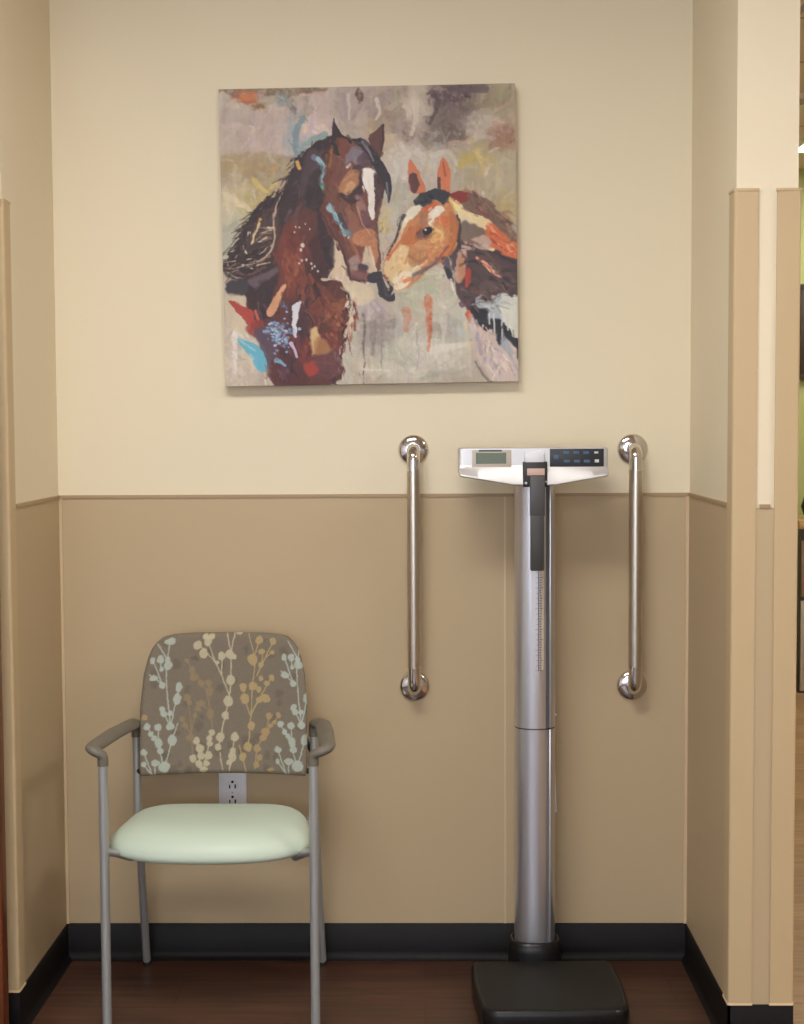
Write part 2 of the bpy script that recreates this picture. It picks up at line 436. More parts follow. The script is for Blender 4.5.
    def rag(s, cs, pts, n, L, W, ang, r, spread=6, a=.85, spin=.35):
        P = np.array(pts, float)
        for i in range(n):
            t = r.uniform(0, len(P) - 1.001); k = int(t); x, y = P[k] + (P[k + 1] - P[k]) * (t - k)
            x += r.gauss(0, spread); y += r.gauss(0, spread); l = r.uniform(*L); an = ang + r.gauss(0, spin)
            dx, dy = l * math.cos(an), l * math.sin(an); bx_, by_ = -dy * r.gauss(0, .12), dx * r.gauss(0, .12)
            c = np.array(r.choice(cs), float) + r.gauss(0, 6)
            s.line(c, [(x, y), (x + dx / 2 + bx_, y + dy / 2 + by_), (x + dx, y + dy)], r.uniform(*W), r.uniform(.8, 1.6), a, 1.2, 3, .3)
    def sample(s, x, y):
        px = np.clip(x * s.K, 0, s.w - 1.001); py = np.clip(y * s.K, 0, s.h - 1.001)
        xi, yi = px.astype(int), py.astype(int); fx, fy = (px - xi)[..., None], (py - yi)[..., None]
        I = s.img
        return (I[yi, xi] * (1 - fx) + I[yi, xi + 1] * fx) * (1 - fy) + (I[yi + 1, xi] * (1 - fx) + I[yi + 1, xi + 1] * fx) * fy
def to_lin(a):
    a = np.clip(a, 0, 255) / 255
    return np.where(a <= .04045, a / 12.92, ((a + .055) / 1.055) ** 2.4)

#PAINT_BEGIN
def paint_horses():
    p = Painter(804, 804, .8, (176, 163, 146), warp=5, cell=16, wk=.6)
    B = lambda c, x, y, rx, ry, a=.9, soft=1.1, rot=0, w=8: p.blob(c, x, y, rx, ry, a, soft, w, rot, .5)
    # ---- background washes
    for c, x, y, rx, ry in (((187, 168, 160), 120, 140, 150, 70), ((182, 166, 150), 60, 240, 80, 60), ((156, 138, 106), 130, 250, 110, 50), ((164, 142, 104), 80, 225, 70, 25),
                            ((204, 188, 150), 80, 320, 70, 45), ((178, 160, 110), 130, 320, 60, 40), ((172, 172, 152), 60, 410, 50, 70), ((190, 170, 165), 250, 100, 60, 60),
                            ((150, 158, 162), 225, 150, 30, 60), ((200, 180, 172), 260, 130, 35, 30), ((160, 142, 138), 370, 80, 60, 60), ((176, 158, 152), 400, 120, 45, 45),
                            ((168, 146, 112), 440, 140, 45, 60), ((150, 132, 118), 460, 80, 50, 60), ((200, 186, 172), 520, 80, 25, 70), ((120, 102, 98), 585, 90, 45, 80), ((88, 70, 74), 640, 60, 70, 50),
                            ((100, 86, 80), 620, 120, 60, 50), ((150, 136, 108), 720, 60, 60, 40), ((170, 155, 125), 740, 105, 50, 25), ((140, 122, 118), 490, 160, 35, 50), ((118, 104, 98), 560, 150, 30, 45),
                            ((182, 170, 154), 700, 120, 60, 30), ((150, 104, 84), 738, 158, 42, 32), ((166, 152, 120), 690, 230, 80, 70), ((172, 158, 132), 730, 260, 60, 60), ((180, 158, 98), 655, 208, 40, 16), ((182, 158, 104), 745, 330, 30, 45),
                            ((190, 182, 170), 535, 215, 70, 40), ((196, 186, 172), 470, 210, 30, 50), ((186, 172, 156), 480, 270, 40, 50), ((178, 172, 162), 455, 330, 30, 70), ((196, 188, 178), 490, 240, 30, 30),
                            ((168, 148, 84), 438, 372, 16, 26), ((188, 180, 160), 560, 560, 90, 60), ((178, 176, 152), 520, 530, 60, 40), ((196, 190, 172), 620, 560, 40, 50), ((186, 182, 168), 480, 700, 140, 70), ((198, 192, 178), 580, 690, 70, 40),
                            ((178, 162, 172), 400, 585, 40, 25), ((150, 138, 132), 415, 640, 45, 45), ((176, 166, 150), 360, 540, 50, 30), ((204, 186, 160), 330, 520, 40, 25), ((160, 146, 136), 600, 630, 40, 25), ((180, 184, 176), 640, 640, 25, 40),
                            ((198, 184, 166), 70, 700, 60, 90), ((188, 172, 150), 50, 540, 30, 40), ((172, 176, 168), 330, 720, 30, 50), ((182, 168, 148), 380, 740, 60, 40), ((200, 194, 172), 430, 730, 50, 20)):
        B(c, x, y, rx, ry)
    # scumbled strokes over the washes
    r = random.Random(3)
    p.brush(650, (22, 70), (10, 26), .6, r, 12, 9)
    p.brush(350, (12, 44), (4, 12), .5, r, 10, 8)
    for i in range(46):      # pale broken lights and a few darker accents
        x, y = r.uniform(20, 780), r.choice((r.uniform(40, 330), r.uniform(560, 770)))
        c = r.choice(((206, 196, 186), (212, 204, 188), (196, 182, 184), (150, 134, 126), (160, 150, 120), (186, 190, 184)))
        an = r.choice((1.5, 1.6, .2)) + r.gauss(0, .3); L = r.uniform(12, 40)
        p.line(c, [(x, y), (x + L * math.cos(an), y + L * math.sin(an))], r.uniform(4, 10), 2, .55, 2.5, 4, .7)
    p.poly((120, 100, 82), [(22, 36), (150, 32), (290, 32), (285, 50), (240, 48), (180, 58), (110, 48), (60, 50)], 2, 6, .75, .5)
    B((172, 100, 66), 92, 56, 36, 16, .95, .7); B((196, 118, 74), 98, 54, 22, 9, .9); B((140, 98, 84), 62, 52, 14, 9, .9); B((132, 100, 66), 125, 82, 18, 9, .9)
    B((118, 132, 132), 182, 62, 22, 14, .7); B((122, 116, 112), 208, 82, 10, 16, .7); p.line((198, 168, 150), [(230, 50), (300, 44)], 8, 4, .8)
    p.line((112, 132, 140), [(236, 108), (222, 130), (216, 172), (226, 212)], 14, 18, .8, 3); p.line((120, 146, 146), [(290, 150), (250, 168), (222, 200)], 20, 10, .8, 3)
    p.blob((222, 190, 140), 240, 134, 5, 8, .9); p.line((190, 170, 178), [(262, 110), (250, 150)], 14, 8, .7, 3)
    B((96, 70, 58), 376, 50, 9, 18, .9, .5); p.line((198, 184, 176), [(350, 50), (352, 110)], 9, 5, .7, 2); p.line((206, 192, 176), [(515, 60), (520, 100), (508, 150)], 20, 9, .7, 3)
    p.line((206, 196, 188), [(420, 60), (430, 90), (418, 112)], 10, 6, .8, 2); p.line((92, 76, 76), [(608, 34), (690, 32)], 16, 24, .8, 3)
    p.line((70, 54, 60), [(560, 40), (575, 70), (556, 120)], 14, 9, .6, 3); p.line((198, 186, 178), [(480, 170), (498, 200), (488, 240)], 12, 7, .7, 2)
    p.line((206, 198, 186), [(560, 200), (600, 190), (620, 220)], 14, 8, .6, 3); p.line((186, 164, 84), [(628, 224), (668, 200)], 15, 8, .85, 3)
    p.line((200, 178, 96), [(110, 262), (140, 290), (165, 272)], 12, 8, .8, 2); p.line((214, 198, 168), [(40, 300), (90, 330), (110, 350)], 16, 10, .7, 3); B((184, 140, 84), 158, 232, 8, 6, .9)
    # ---- lower drips
    for x, y0, y1, w, c in ((548, 560, 690, 20, (190, 120, 88)), (552, 600, 660, 14, (182, 98, 72)), (492, 590, 640, 24, (188, 138, 108)), (430, 600, 730, 9, (142, 134, 128)), (385, 600, 775, 8, (110, 100, 98)), (408, 620, 700, 22, (136, 126, 122)),
                            (468, 590, 760, 5, (170, 168, 158)), (520, 640, 740, 5, (168, 160, 148)), (585, 600, 700, 16, (196, 192, 178)), (348, 560, 650, 18, (206, 192, 166)), (362, 560, 640, 14, (120, 60, 50)), (352, 620, 700, 10, (140, 72, 58)), (330, 690, 760, 14, (180, 182, 174)), (60, 640, 745, 16, (212, 206, 200)), (640, 560, 640, 10, (190, 192, 180))):
        p.line(c, [(x, y0), (x + 1, (y0 + y1) / 2), (x, y1)], w, w * .35, .85, 2, 5, .5)
    p.line((208, 204, 192), [(382, 738), (450, 740)], 6, 4, .8); p.line((212, 206, 192), [(560, 690), (660, 672)], 22, 10, .7, 4)
    # ---- the foal's body, neck and lower right
    p.poly((76, 60, 62), [(600, 440), (640, 380), (690, 420), (775, 440), (780, 600), (770, 690), (700, 640), (650, 590), (625, 560), (615, 510)], 2, 7)
    p.poly((42, 42, 48), [(655, 585), (700, 560), (780, 570), (778, 740), (742, 700), (690, 650), (656, 622)], 2, 6)
    p.poly((108, 84, 72), [(640, 292), (690, 305), (735, 345), (775, 400), (772, 435), (720, 400), (680, 360), (640, 330)], 2, 7); p.poly((124, 46, 44), [(600, 298), (630, 288), (655, 292), (645, 318), (615, 316)], 1, 4); p.line((120, 60, 66), [(672, 330), (700, 352)], 10, 7, .8)
    p.poly((222, 200, 152), [(600, 300), (650, 336), (700, 362), (728, 395), (710, 440), (668, 412), (640, 388), (622, 340)], 1, 5); p.line((206, 196, 168), [(640, 360), (690, 400)], 18, 12, .7, 2); p.line((228, 212, 130), [(604, 306), (622, 334)], 8, 10, .9)
    p.poly((196, 100, 64), [(690, 385), (715, 372), (745, 400), (775, 424), (775, 462), (730, 440), (700, 425)], 1, 5); p.line((222, 146, 112), [(700, 372), (728, 410), (760, 425)], 9, 6, .9); p.line((150, 62, 48), [(705, 410), (750, 440)], 8, 5, .8)
    p.poly((112, 94, 84), [(628, 372), (655, 366), (690, 392), (700, 420), (665, 425), (630, 410)], 2, 7); p.poly((190, 160, 144), [(640, 420), (690, 400), (706, 420), (695, 440), (650, 440), (648, 470), (628, 520), (612, 500), (618, 455)], 2, 6, .9); p.poly((186, 130, 96), [(622, 460), (645, 450), (640, 500), (626, 520)], 2, 5, .9)
    p.poly((168, 64, 52), [(640, 490), (655, 485), (652, 520), (642, 528)], 1, 4); p.line((226, 150, 116), [(672, 458), (690, 470), (708, 492), (728, 502)], 9, 10, .95); p.line((222, 168, 140), [(706, 490), (728, 496)], 6, 8, .9)
    p.line((52, 46, 50), [(672, 440), (720, 448), (765, 470)], 14, 8, .8, 2); p.line((98, 84, 82), [(690, 530), (760, 520)], 30, 14, .5, 4); p.line((110, 70, 62), [(660, 540), (740, 560)], 12, 8, .6, 3)
    p.line((96, 62, 76), [(632, 575), (660, 572)], 14, 8, .8); p.poly((196, 96, 66), [(640, 595), (655, 588), (654, 618), (644, 612)], 1, 3)
    p.poly((164, 174, 178), [(660, 575), (700, 565), (740, 550), (745, 600), (735, 615), (700, 605), (690, 590)], 2, 7); p.poly((206, 206, 192), [(728, 560), (772, 556), (776, 650), (760, 655), (738, 620), (724, 590)], 1, 6)
    p.rag([(48, 42, 48), (66, 52, 56), (92, 66, 60), (108, 84, 78)], [(640, 440), (690, 470), (750, 500), (700, 540), (650, 560)], 60, (16, 54), (4, 11), .45, r, 18, .65)
    p.rag([(120, 92, 76), (92, 60, 58), (150, 116, 92)], [(640, 300), (690, 325), (735, 365), (770, 410)], 34, (14, 36), (4, 9), .75, r, 8, .7)
    p.rag([(222, 150, 112), (186, 84, 54), (206, 112, 70)], [(690, 385), (730, 412), (772, 440)], 22, (12, 34), (4, 8), .6, r, 8, .8)
    p.rag([(176, 184, 188), (150, 162, 170), (200, 206, 204)], [(662, 572), (700, 575), (740, 560)], 22, (14, 34), (4, 9), .2, r, 7, .75)
    for x, y1 in ((700, 625), (712, 655), (732, 672), (745, 640)): p.line((196, 200, 198), [(x, 600), (x + 1, y1)], 5, 3.5, .9)
    p.poly((198, 178, 168), [(650, 606), (668, 622), (690, 646), (706, 638), (726, 676), (748, 662), (770, 700), (776, 768), (720, 778), (690, 748), (666, 700), (652, 650)], 2, 9); p.poly((150, 158, 168), [(728, 672), (745, 660), (764, 720), (748, 724)], 2, 5, .8); p.line((222, 198, 182), [(690, 670), (716, 710), (740, 740)], 22, 12, .8, 3); p.line((150, 144, 160), [(668, 650), (680, 700)], 12, 8, .7, 2)
    p.rag([(206, 188, 180), (178, 164, 172), (222, 204, 190), (160, 158, 168), (196, 172, 160)], [(655, 620), (690, 665), (725, 705), (765, 720), (700, 730)], 60, (18, 46), (4, 10), 1.15, r, 10, .75)
    p.line((210, 190, 150), [(640, 620), (652, 690)], 8, 5, .8); p.line((120, 108, 104), [(664, 720), (700, 770), (760, 776)], 6, 8, .8)
    # ---- the dark horse: mane, neck and chest
    p.poly((50, 38, 40), [(318, 150), (268, 168), (228, 205), (200, 250), (182, 290), (128, 318), (96, 365), (72, 418), (36, 470), (36, 505), (92, 512), (150, 490), (230, 520), (330, 500), (330, 420), (330, 300), (350, 200)], 1, 5)
    p.poly((82, 46, 42), [(180, 390), (240, 330), (310, 380), (308, 440), (312, 500), (335, 525), (346, 548), (352, 590), (346, 625), (345, 660), (325, 700), (330, 740), (300, 778), (160, 776), (145, 700), (110, 640), (86, 560), (92, 505), (150, 480)], 1, 8)
    p.poly((52, 38, 42), [(92, 500), (160, 470), (180, 500), (150, 560), (140, 620), (112, 600), (86, 550)], 2, 8); p.poly((104, 50, 42), [(180, 400), (215, 360), (230, 420), (228, 520), (200, 560), (175, 520), (170, 450)], 4, 8, .9)
    p.poly((58, 34, 36), [(240, 420), (300, 400), (310, 470), (290, 540), (250, 520)], 5, 9, .8); p.poly((112, 58, 46), [(225, 500), (300, 540), (330, 590), (290, 610), (240, 580)], 4, 9, .8); p.poly((62, 40, 46), [(205, 570), (250, 560), (240, 640), (215, 690), (190, 640)], 3, 8, .8)
    p.poly((128, 78, 52), [(300, 570), (335, 560), (340, 600), (320, 625), (285, 615)], 3, 7, .85); p.poly((150, 96, 58), [(310, 600), (335, 608), (322, 628)], 3, 5, .7); p.poly((110, 48, 46), [(180, 640), (240, 660), (300, 640), (330, 700), (250, 740), (200, 720)], 4, 9, .7); p.poly((76, 42, 46), [(170, 690), (230, 720), (240, 772), (170, 774)], 4, 8, .8)
    RD, DK, CR = [(116, 54, 44), (98, 44, 40), (132, 70, 50)], [(48, 36, 44), (58, 38, 46), (40, 32, 38)], [(208, 190, 162), (196, 178, 152), (214, 200, 176)]
    p.rag(RD, [(200, 400), (215, 480), (240, 560), (300, 600)], 60, (20, 60), (5, 12), 1.4, r, 22, .6)
    p.rag(DK, [(300, 360), (300, 440), (270, 520), (240, 600), (200, 660), (190, 740)], 60, (20, 60), (4, 12), 1.5, r, 16, .6)
    p.rag(RD + [(150, 92, 58), (84, 40, 40)], [(280, 560), (330, 600), (300, 660), (250, 700)], 46, (12, 40), (4, 11), .9, r, 16, .7)
    p.rag([(110, 74, 84), (88, 58, 72)], [(110, 560), (150, 620), (150, 700), (180, 760)], 30, (16, 40), (4, 10), 1.2, r, 12, .6)
    p.rag(CR, [(352, 540), (350, 590), (346, 640), (334, 690), (326, 750)], 30, (14, 36), (4, 9), 1.7, r, 7, .8)
    p.rag(RD + DK, [(340, 545), (338, 600), (332, 660), (318, 720), (306, 770)], 34, (12, 36), (3, 8), 1.5, r, 6, .85)
    p.rag([(196, 172, 148), (176, 176, 170), (206, 196, 180)], [(84, 640), (110, 700), (140, 760)], 18, (14, 34), (4, 9), 1.2, r, 8, .7)
    p.poly((94, 58, 62), [(270, 690), (320, 690), (330, 745), (285, 762), (250, 735)], 3, 7, .8); p.poly((158, 58, 48), [(234, 728), (262, 722), (272, 744), (244, 756)], 2, 5, .9)
    # hair strands at the far left
    p.poly((66, 50, 50), [(110, 350), (160, 330), (175, 380), (160, 440), (90, 450), (70, 420)], 2, 6); 
    for pts, c, w in (([(172, 318), (160, 350), (163, 400), (152, 440), (110, 470), (62, 478)], (150, 112, 80), 5), ([(185, 290), (168, 330), (162, 360)], (190, 170, 160), 4), ([(160, 420), (120, 452), (80, 462)], (206, 186, 150), 4), ([(150, 450), (100, 478), (55, 474)], (120, 92, 76), 6), ([(140, 440), (90, 470)], (58, 42, 42), 9),
                      ([(98, 395), (84, 430), (90, 445)], (214, 200, 180), 8), ([(122, 372), (104, 420)], (206, 184, 140), 8), ([(126, 360), (106, 378)], (196, 150, 58), 9), ([(142, 405), (118, 420)], (206, 190, 178), 5), ([(60, 455), (76, 448)], (206, 180, 160), 6), ([(36, 490), (60, 505), (90, 508)], (150, 138, 128), 5), ([(45, 480), (90, 498), (140, 480)], (90, 66, 62), 9), ([(70, 470), (110, 484)], (222, 206, 180), 4), ([(118, 476), (150, 466)], (210, 196, 160), 4), ([(48, 448), (62, 440), (80, 400), (110, 345)], (44, 34, 38), 9), ([(130, 330), (110, 356)], (150, 120, 110), 4)):
        p.line(c, pts, w, w * .5, .95, 1.2, 3)
    HB = [(44, 34, 38), (56, 42, 44), (38, 30, 34)]
    p.rag(HB, [(185, 285), (150, 315), (110, 355), (80, 410), (60, 450)], 70, (26, 64), (3, 7), 2.25, r, 7, .9, .25)
    p.rag(HB, [(160, 400), (130, 450), (80, 480), (50, 490)], 40, (24, 50), (3, 7), 2.8, r, 8, .85, .25)
    p.rag([(150, 120, 96), (206, 190, 166), (120, 94, 80), (180, 150, 110)], [(160, 380), (140, 440), (90, 470), (60, 480)], 16, (18, 44), (2, 3.4), 2.75, r, 8, .85, .2)
    p.line((188, 164, 146), [(184, 292), (166, 330), (160, 372), (162, 410), (146, 446), (112, 468), (66, 480)], 4, 3, .95)
    p.poly((92, 76, 84), [(96, 510), (150, 486), (168, 478), (166, 500), (130, 516), (108, 530)], 2, 6); p.poly((58, 52, 58), [(40, 520), (80, 512), (100, 530), (75, 552), (42, 545)], 2, 7)
    p.poly((198, 182, 156), [(36, 555), (80, 552), (92, 600), (96, 640), (70, 640), (40, 620)], 3, 8, .8)
    p.poly((160, 62, 52), [(44, 562), (62, 566), (80, 576), (105, 590), (112, 625), (95, 630), (78, 605), (60, 585)], 1, 4); p.poly((140, 52, 44), [(88, 630), (130, 610), (134, 648), (112, 658)], 2, 5, .9); p.line((196, 98, 70), [(112, 590), (120, 610)], 8, 6, .9)
    p.poly((82, 66, 80), [(110, 640), (150, 630), (160, 690), (140, 740), (126, 690)], 2, 6, .9)
    p.poly((96, 168, 190), [(66, 658), (90, 664), (125, 685), (138, 710), (140, 742), (118, 738), (98, 705)], 1, 4); p.line((140, 190, 202), [(72, 660), (110, 690)], 6, 4, .8)
    # tan, blue and lilac dabs on the chest
    p.poly((204, 148, 112), [(186, 520), (188, 532), (176, 562), (160, 598), (140, 600), (148, 572), (168, 545)], 1, 4); p.poly((206, 204, 212), [(206, 580), (226, 566), (224, 590), (216, 612), (214, 655), (206, 640), (203, 605)], 1, 4); p.line((196, 176, 202), [(202, 670), (216, 705)], 10, 5, .95)
    for i in range(95):
        a, b = r.gauss(0, .42), r.gauss(0, .42)
        x, y = 172 + 34 * a + 6 * b, 650 + 48 * b
        p.blob(r.choice(((136, 164, 196), (110, 140, 178), (164, 190, 214), (88, 110, 150))), x, y, r.uniform(2.5, 5), r.uniform(2, 4), .95, .4, 3)
    p.line((112, 160, 190), [(164, 712), (186, 726)], 10, 6, .95)
    p.poly((206, 176, 122), [(252, 642), (268, 632), (274, 660), (262, 690), (256, 700)], 2, 5, .95); p.poly((160, 112, 70), [(262, 660), (285, 660), (300, 690), (262, 702)], 3, 5, .85)
    p.poly((206, 184, 156), [(310, 405), (325, 420), (340, 460), (350, 500), (375, 520), (400, 522), (370, 530), (330, 505), (298, 512), (308, 480), (306, 440)], 1, 4); p.line((212, 190, 166), [(282, 510), (330, 512)], 7, 3, .9); p.poly((208, 190, 160), [(335, 530), (400, 530), (410, 560), (372, 575), (352, 555)], 3, 7, .8)
    for x, y, s_ in ((232, 425, 5), (228, 437, 3), (229, 462, 3), (241, 460, 3), (223, 470, 2.5), (254, 470, 3), (262, 478, 2.5), (225, 380, 2), (240, 372, 2), (215, 378, 2), (250, 385, 2), (212, 392, 2), (270, 490, 2.5), (256, 482, 2)): p.blob((220, 208, 196), x, y, s_, s_ * 1.3, .9, .5, 2)
    p.rag(HB, [(310, 165), (262, 180), (226, 218), (204, 260), (188, 290)], 60, (20, 54), (3, 8), 2.1, r, 7, .85, .25)
    p.rag([(84, 64, 70), (70, 50, 54), (96, 60, 54)], [(290, 190), (262, 240), (236, 290), (200, 340)], 40, (24, 60), (3, 8), 1.9, r, 12, .6, .25)
    # mane over the neck, blue strap of paint
    p.poly((70, 54, 62), [(250, 190), (285, 200), (270, 260), (240, 300), (225, 280)], 3, 7, .8); p.line((112, 112, 136), [(262, 205), (280, 215), (284, 245)], 14, 9, .85, 2); p.line((140, 180, 186), [(274, 208), (288, 235), (280, 262), (288, 285)], 12, 9, .95, 1.5); p.line((84, 164, 140), [(276, 270), (290, 288)], 9, 10, .9)
    p.line((206, 158, 84), [(221, 218), (226, 232)], 10, 9, .95); p.line((74, 40, 44), [(300, 190), (296, 260), (290, 330)], 20, 14, .8, 3); p.line((148, 96, 42), [(310, 188), (300, 232)], 12, 6, .85, 2); p.line((104, 56, 46), [(295, 240), (300, 290), (282, 340)], 18, 14, .8, 3)
    p.poly((40, 32, 36), [(264, 235), (282, 245), (270, 300), (250, 320), (240, 300)], 3, 6, .7); p.poly((44, 34, 38), [(285, 340), (305, 390), (312, 450), (300, 480), (276, 420), (270, 360)], 3, 6, .85)
    p.brush(900, (8, 26), (3, 9), .6, r, 3, 7)
    # ---- the dark horse: head
    p.poly((104, 64, 54), [(316, 170), (350, 160), (390, 178), (425, 215), (440, 262), (434, 320), (420, 372), (424, 440), (428, 484), (412, 512), (384, 518), (354, 506), (344, 470), (330, 430), (306, 396), (284, 350), (296, 290), (306, 230)], .8, 3)
    p.poly((92, 50, 44), [(282, 330), (300, 320), (340, 420), (352, 470), (345, 480), (330, 440), (300, 395), (284, 360)], 1, 3, .9)
    p.poly((62, 42, 46), [(352, 240), (380, 220), (392, 260), (380, 300), (362, 322), (340, 300), (352, 275)], 2, 5); p.poly((120, 112, 124), [(346, 190), (370, 178), (388, 200), (380, 222), (356, 214), (340, 225)], 3, 5, .85); p.poly((76, 54, 66), [(372, 210), (400, 190), (410, 225), (388, 232)], 2, 5, .8)
    p.poly((162, 110, 76), [(328, 266), (350, 240), (372, 236), (376, 260), (360, 284), (340, 300), (322, 296)], 2, 5, .95); p.poly((198, 150, 110), [(338, 282), (356, 266), (366, 276), (350, 298), (338, 298)], 2, 4, .8); p.line((222, 214, 210), [(346, 230), (354, 222)], 5, 5, .95); p.line((58, 40, 44), [(330, 300), (352, 316), (372, 312)], 14, 8, .9, 2)
    p.poly((150, 110, 104), [(364, 302), (376, 300), (392, 330), (404, 370), (385, 370), (374, 336)], 2, 5, .85); p.poly((96, 62, 66), [(380, 335), (404, 345), (412, 385), (396, 392), (380, 365)], 2, 5, .9); p.poly((140, 92, 72), [(345, 330), (372, 350), (382, 410), (368, 420), (350, 400)], 3, 5, .7)
    p.poly((222, 214, 204), [(380, 236), (396, 232), (410, 240), (416, 280), (417, 330), (410, 362), (400, 345), (396, 300), (386, 268)], .8, 3); p.line((200, 180, 160), [(400, 260), (408, 330)], 5, 3, .7)
    p.poly((70, 48, 50), [(412, 240), (432, 260), (440, 290), (424, 330), (421, 370), (415, 340), (414, 290)], 1, 3)
    p.line((150, 184, 194), [(300, 330), (316, 352), (330, 376), (338, 402)], 15, 7, .95, 1.2, 4); p.line((108, 150, 160), [(308, 346), (326, 372)], 8, 6, .9); p.line((52, 46, 56), [(326, 350), (340, 384), (352, 404)], 12, 10, .9, 1.5); p.blob((206, 214, 214), 349, 404, 4, 5, .95); p.blob((112, 140, 150), 342, 394, 9, 8, .8)
    p.poly((186, 124, 84), [(355, 400), (395, 385), (418, 400), (422, 450), (408, 478), (396, 470), (392, 430), (372, 425)], 2, 5, .8); p.poly((196, 176, 152), [(392, 424), (402, 440), (415, 470), (420, 490), (406, 495), (388, 485), (380, 470), (386, 450)], 1.5, 4, .95); p.line((160, 92, 66), [(352, 405), (366, 440), (378, 462)], 10, 8, .7, 2)
    p.poly((152, 126, 120), [(350, 460), (368, 450), (378, 470), (366, 490), (356, 490)], 2, 4, .9); p.blob((66, 50, 62), 384, 480, 14, 9, .95, .5, 3, .3); p.poly((120, 78, 78), [(352, 488), (380, 494), (402, 498), (404, 512), (384, 517), (358, 508)], 1.5, 3, .9)
    p.poly((46, 44, 54), [(398, 496), (424, 492), (430, 510), (412, 520), (396, 516)], 1, 3); p.line((50, 38, 44), [(338, 452), (346, 490), (358, 510), (388, 519)], 4, 5, .9, 1, 2)
    p.line((84, 58, 48), [(419, 340), (421, 400), (428, 470)], 7, 5, .9, 1, 2)
    # ears and forelock
    p.poly((44, 34, 38), [(311, 110), (318, 122), (336, 150), (358, 160), (345, 190), (318, 200), (308, 170)], .8, 2); p.poly((112, 62, 50), [(322, 158), (344, 162), (352, 180), (336, 205), (322, 186)], 1.5, 3); p.line((96, 84, 62), [(346, 152), (362, 164)], 6, 4, .8)
    p.poly((88, 56, 52), [(437, 122), (440, 160), (434, 190), (428, 212), (418, 190), (404, 172), (402, 150), (420, 138)], .8, 2); p.line((50, 36, 40), [(437, 124), (438, 160), (432, 186)], 6, 4, .9)
    p.poly((44, 40, 46), [(358, 158), (386, 160), (412, 180), (440, 222), (456, 258), (458, 288), (450, 322), (446, 296), (430, 262), (412, 232), (396, 200), (372, 176)], .8, 3); p.line((132, 124, 136), [(384, 168), (400, 190), (412, 214)], 9, 4, .8, 1.5); p.line((120, 126, 130), [(446, 270), (450, 300)], 6, 4, .7)
    # ---- the foal: ears, poll, face
    p.poly((196, 112, 78), [(502, 212), (512, 218), (536, 262), (544, 290), (522, 296), (502, 284), (498, 248)], .8, 2); p.poly((84, 52, 54), [(500, 250), (518, 244), (526, 268), (520, 294), (506, 288)], 1, 3)
    p.poly((198, 112, 76), [(586, 204), (600, 222), (606, 250), (604, 292), (590, 290), (572, 262), (576, 228)], .8, 2); p.line((60, 48, 52), [(576, 258), (580, 290), (600, 296)], 8, 10, .9, 1, 2); p.line((150, 72, 54), [(588, 216), (592, 250)], 4, 6, .7)
    p.poly((188, 124, 80), [(482, 380), (496, 340), (524, 316), (560, 300), (600, 306), (616, 345), (624, 385), (616, 430), (590, 462), (560, 478), (535, 500), (512, 520), (478, 540), (458, 536), (440, 500), (432, 478), (450, 440)], .8, 3)
    p.poly((46, 48, 54), [(512, 316), (526, 298), (548, 288), (568, 282), (598, 292), (602, 310), (590, 322), (568, 310), (548, 322), (532, 326)], .8, 4)
    p.poly((222, 216, 192), [(498, 335), (512, 326), (530, 326), (528, 342), (508, 356), (494, 376), (484, 386), (488, 360)], .8, 2); p.poly((222, 214, 196), [(552, 340), (570, 326), (586, 328), (584, 344), (566, 356), (556, 376), (548, 366)], .8, 3)
    p.poly((196, 100, 62), [(540, 326), (566, 314), (570, 322), (548, 346), (530, 346)], 1, 3); p.poly((150, 104, 78), [(530, 345), (548, 342), (550, 366), (538, 380), (526, 370)], 2, 4, .8); p.poly((204, 106, 62), [(566, 354), (600, 350), (604, 372), (580, 376)], 2, 4, .8)
    p.poly((210, 168, 104), [(562, 376), (590, 384), (590, 410), (560, 416), (545, 400)], 3, 4, .75); p.poly((178, 96, 54), [(505, 375), (530, 380), (520, 420), (490, 430), (478, 420)], 3, 4, .7); p.poly((172, 100, 56), [(600, 340), (614, 350), (620, 390), (606, 440), (594, 440), (604, 390)], 2, 4, .8)
    p.blob((112, 76, 70), 538, 396, 22, 12, .9, .6, 3, -.4); p.blob((36, 30, 36), 547, 388, 13, 9, 1, .3, 1.5, -.3); p.blob((214, 214, 220), 542, 386, 2.6, 2.6, 1, .5, 0)
    p.poly((212, 182, 134), [(482, 424), (500, 430), (498, 450), (520, 470), (530, 490), (505, 515), (478, 538), (460, 536), (446, 506), (436, 482), (452, 456)], 1.5, 4); p.poly((228, 216, 194), [(462, 500), (500, 490), (520, 500), (490, 530), (466, 540)], 3, 4, .8); p.poly((168, 118, 78), [(498, 440), (528, 432), (548, 452), (520, 478), (498, 470)], 2, 4, .9); p.line((196, 148, 100), [(520, 425), (560, 430), (585, 425)], 14, 10, .7, 3)
    p.line((206, 106, 62), [(574, 462), (604, 425)], 14, 12, .95, 1.5); p.line((98, 80, 82), [(512, 500), (560, 474), (596, 430)], 11, 5, .85, 1.5); p.line((216, 206, 184), [(508, 486), (545, 466)], 6, 4, .9); p.line((204, 120, 78), [(490, 516), (510, 508)], 10, 8, .9)
    p.line((206, 196, 166), [(490, 370), (470, 420), (440, 470)], 8, 4, .8, 1.5); p.line((50, 44, 50), [(486, 350), (478, 378), (470, 400), (446, 450)], 9, 5, .9, 1, 2); p.line((196, 96, 64), [(472, 424), (446, 462)], 7, 6, .9)
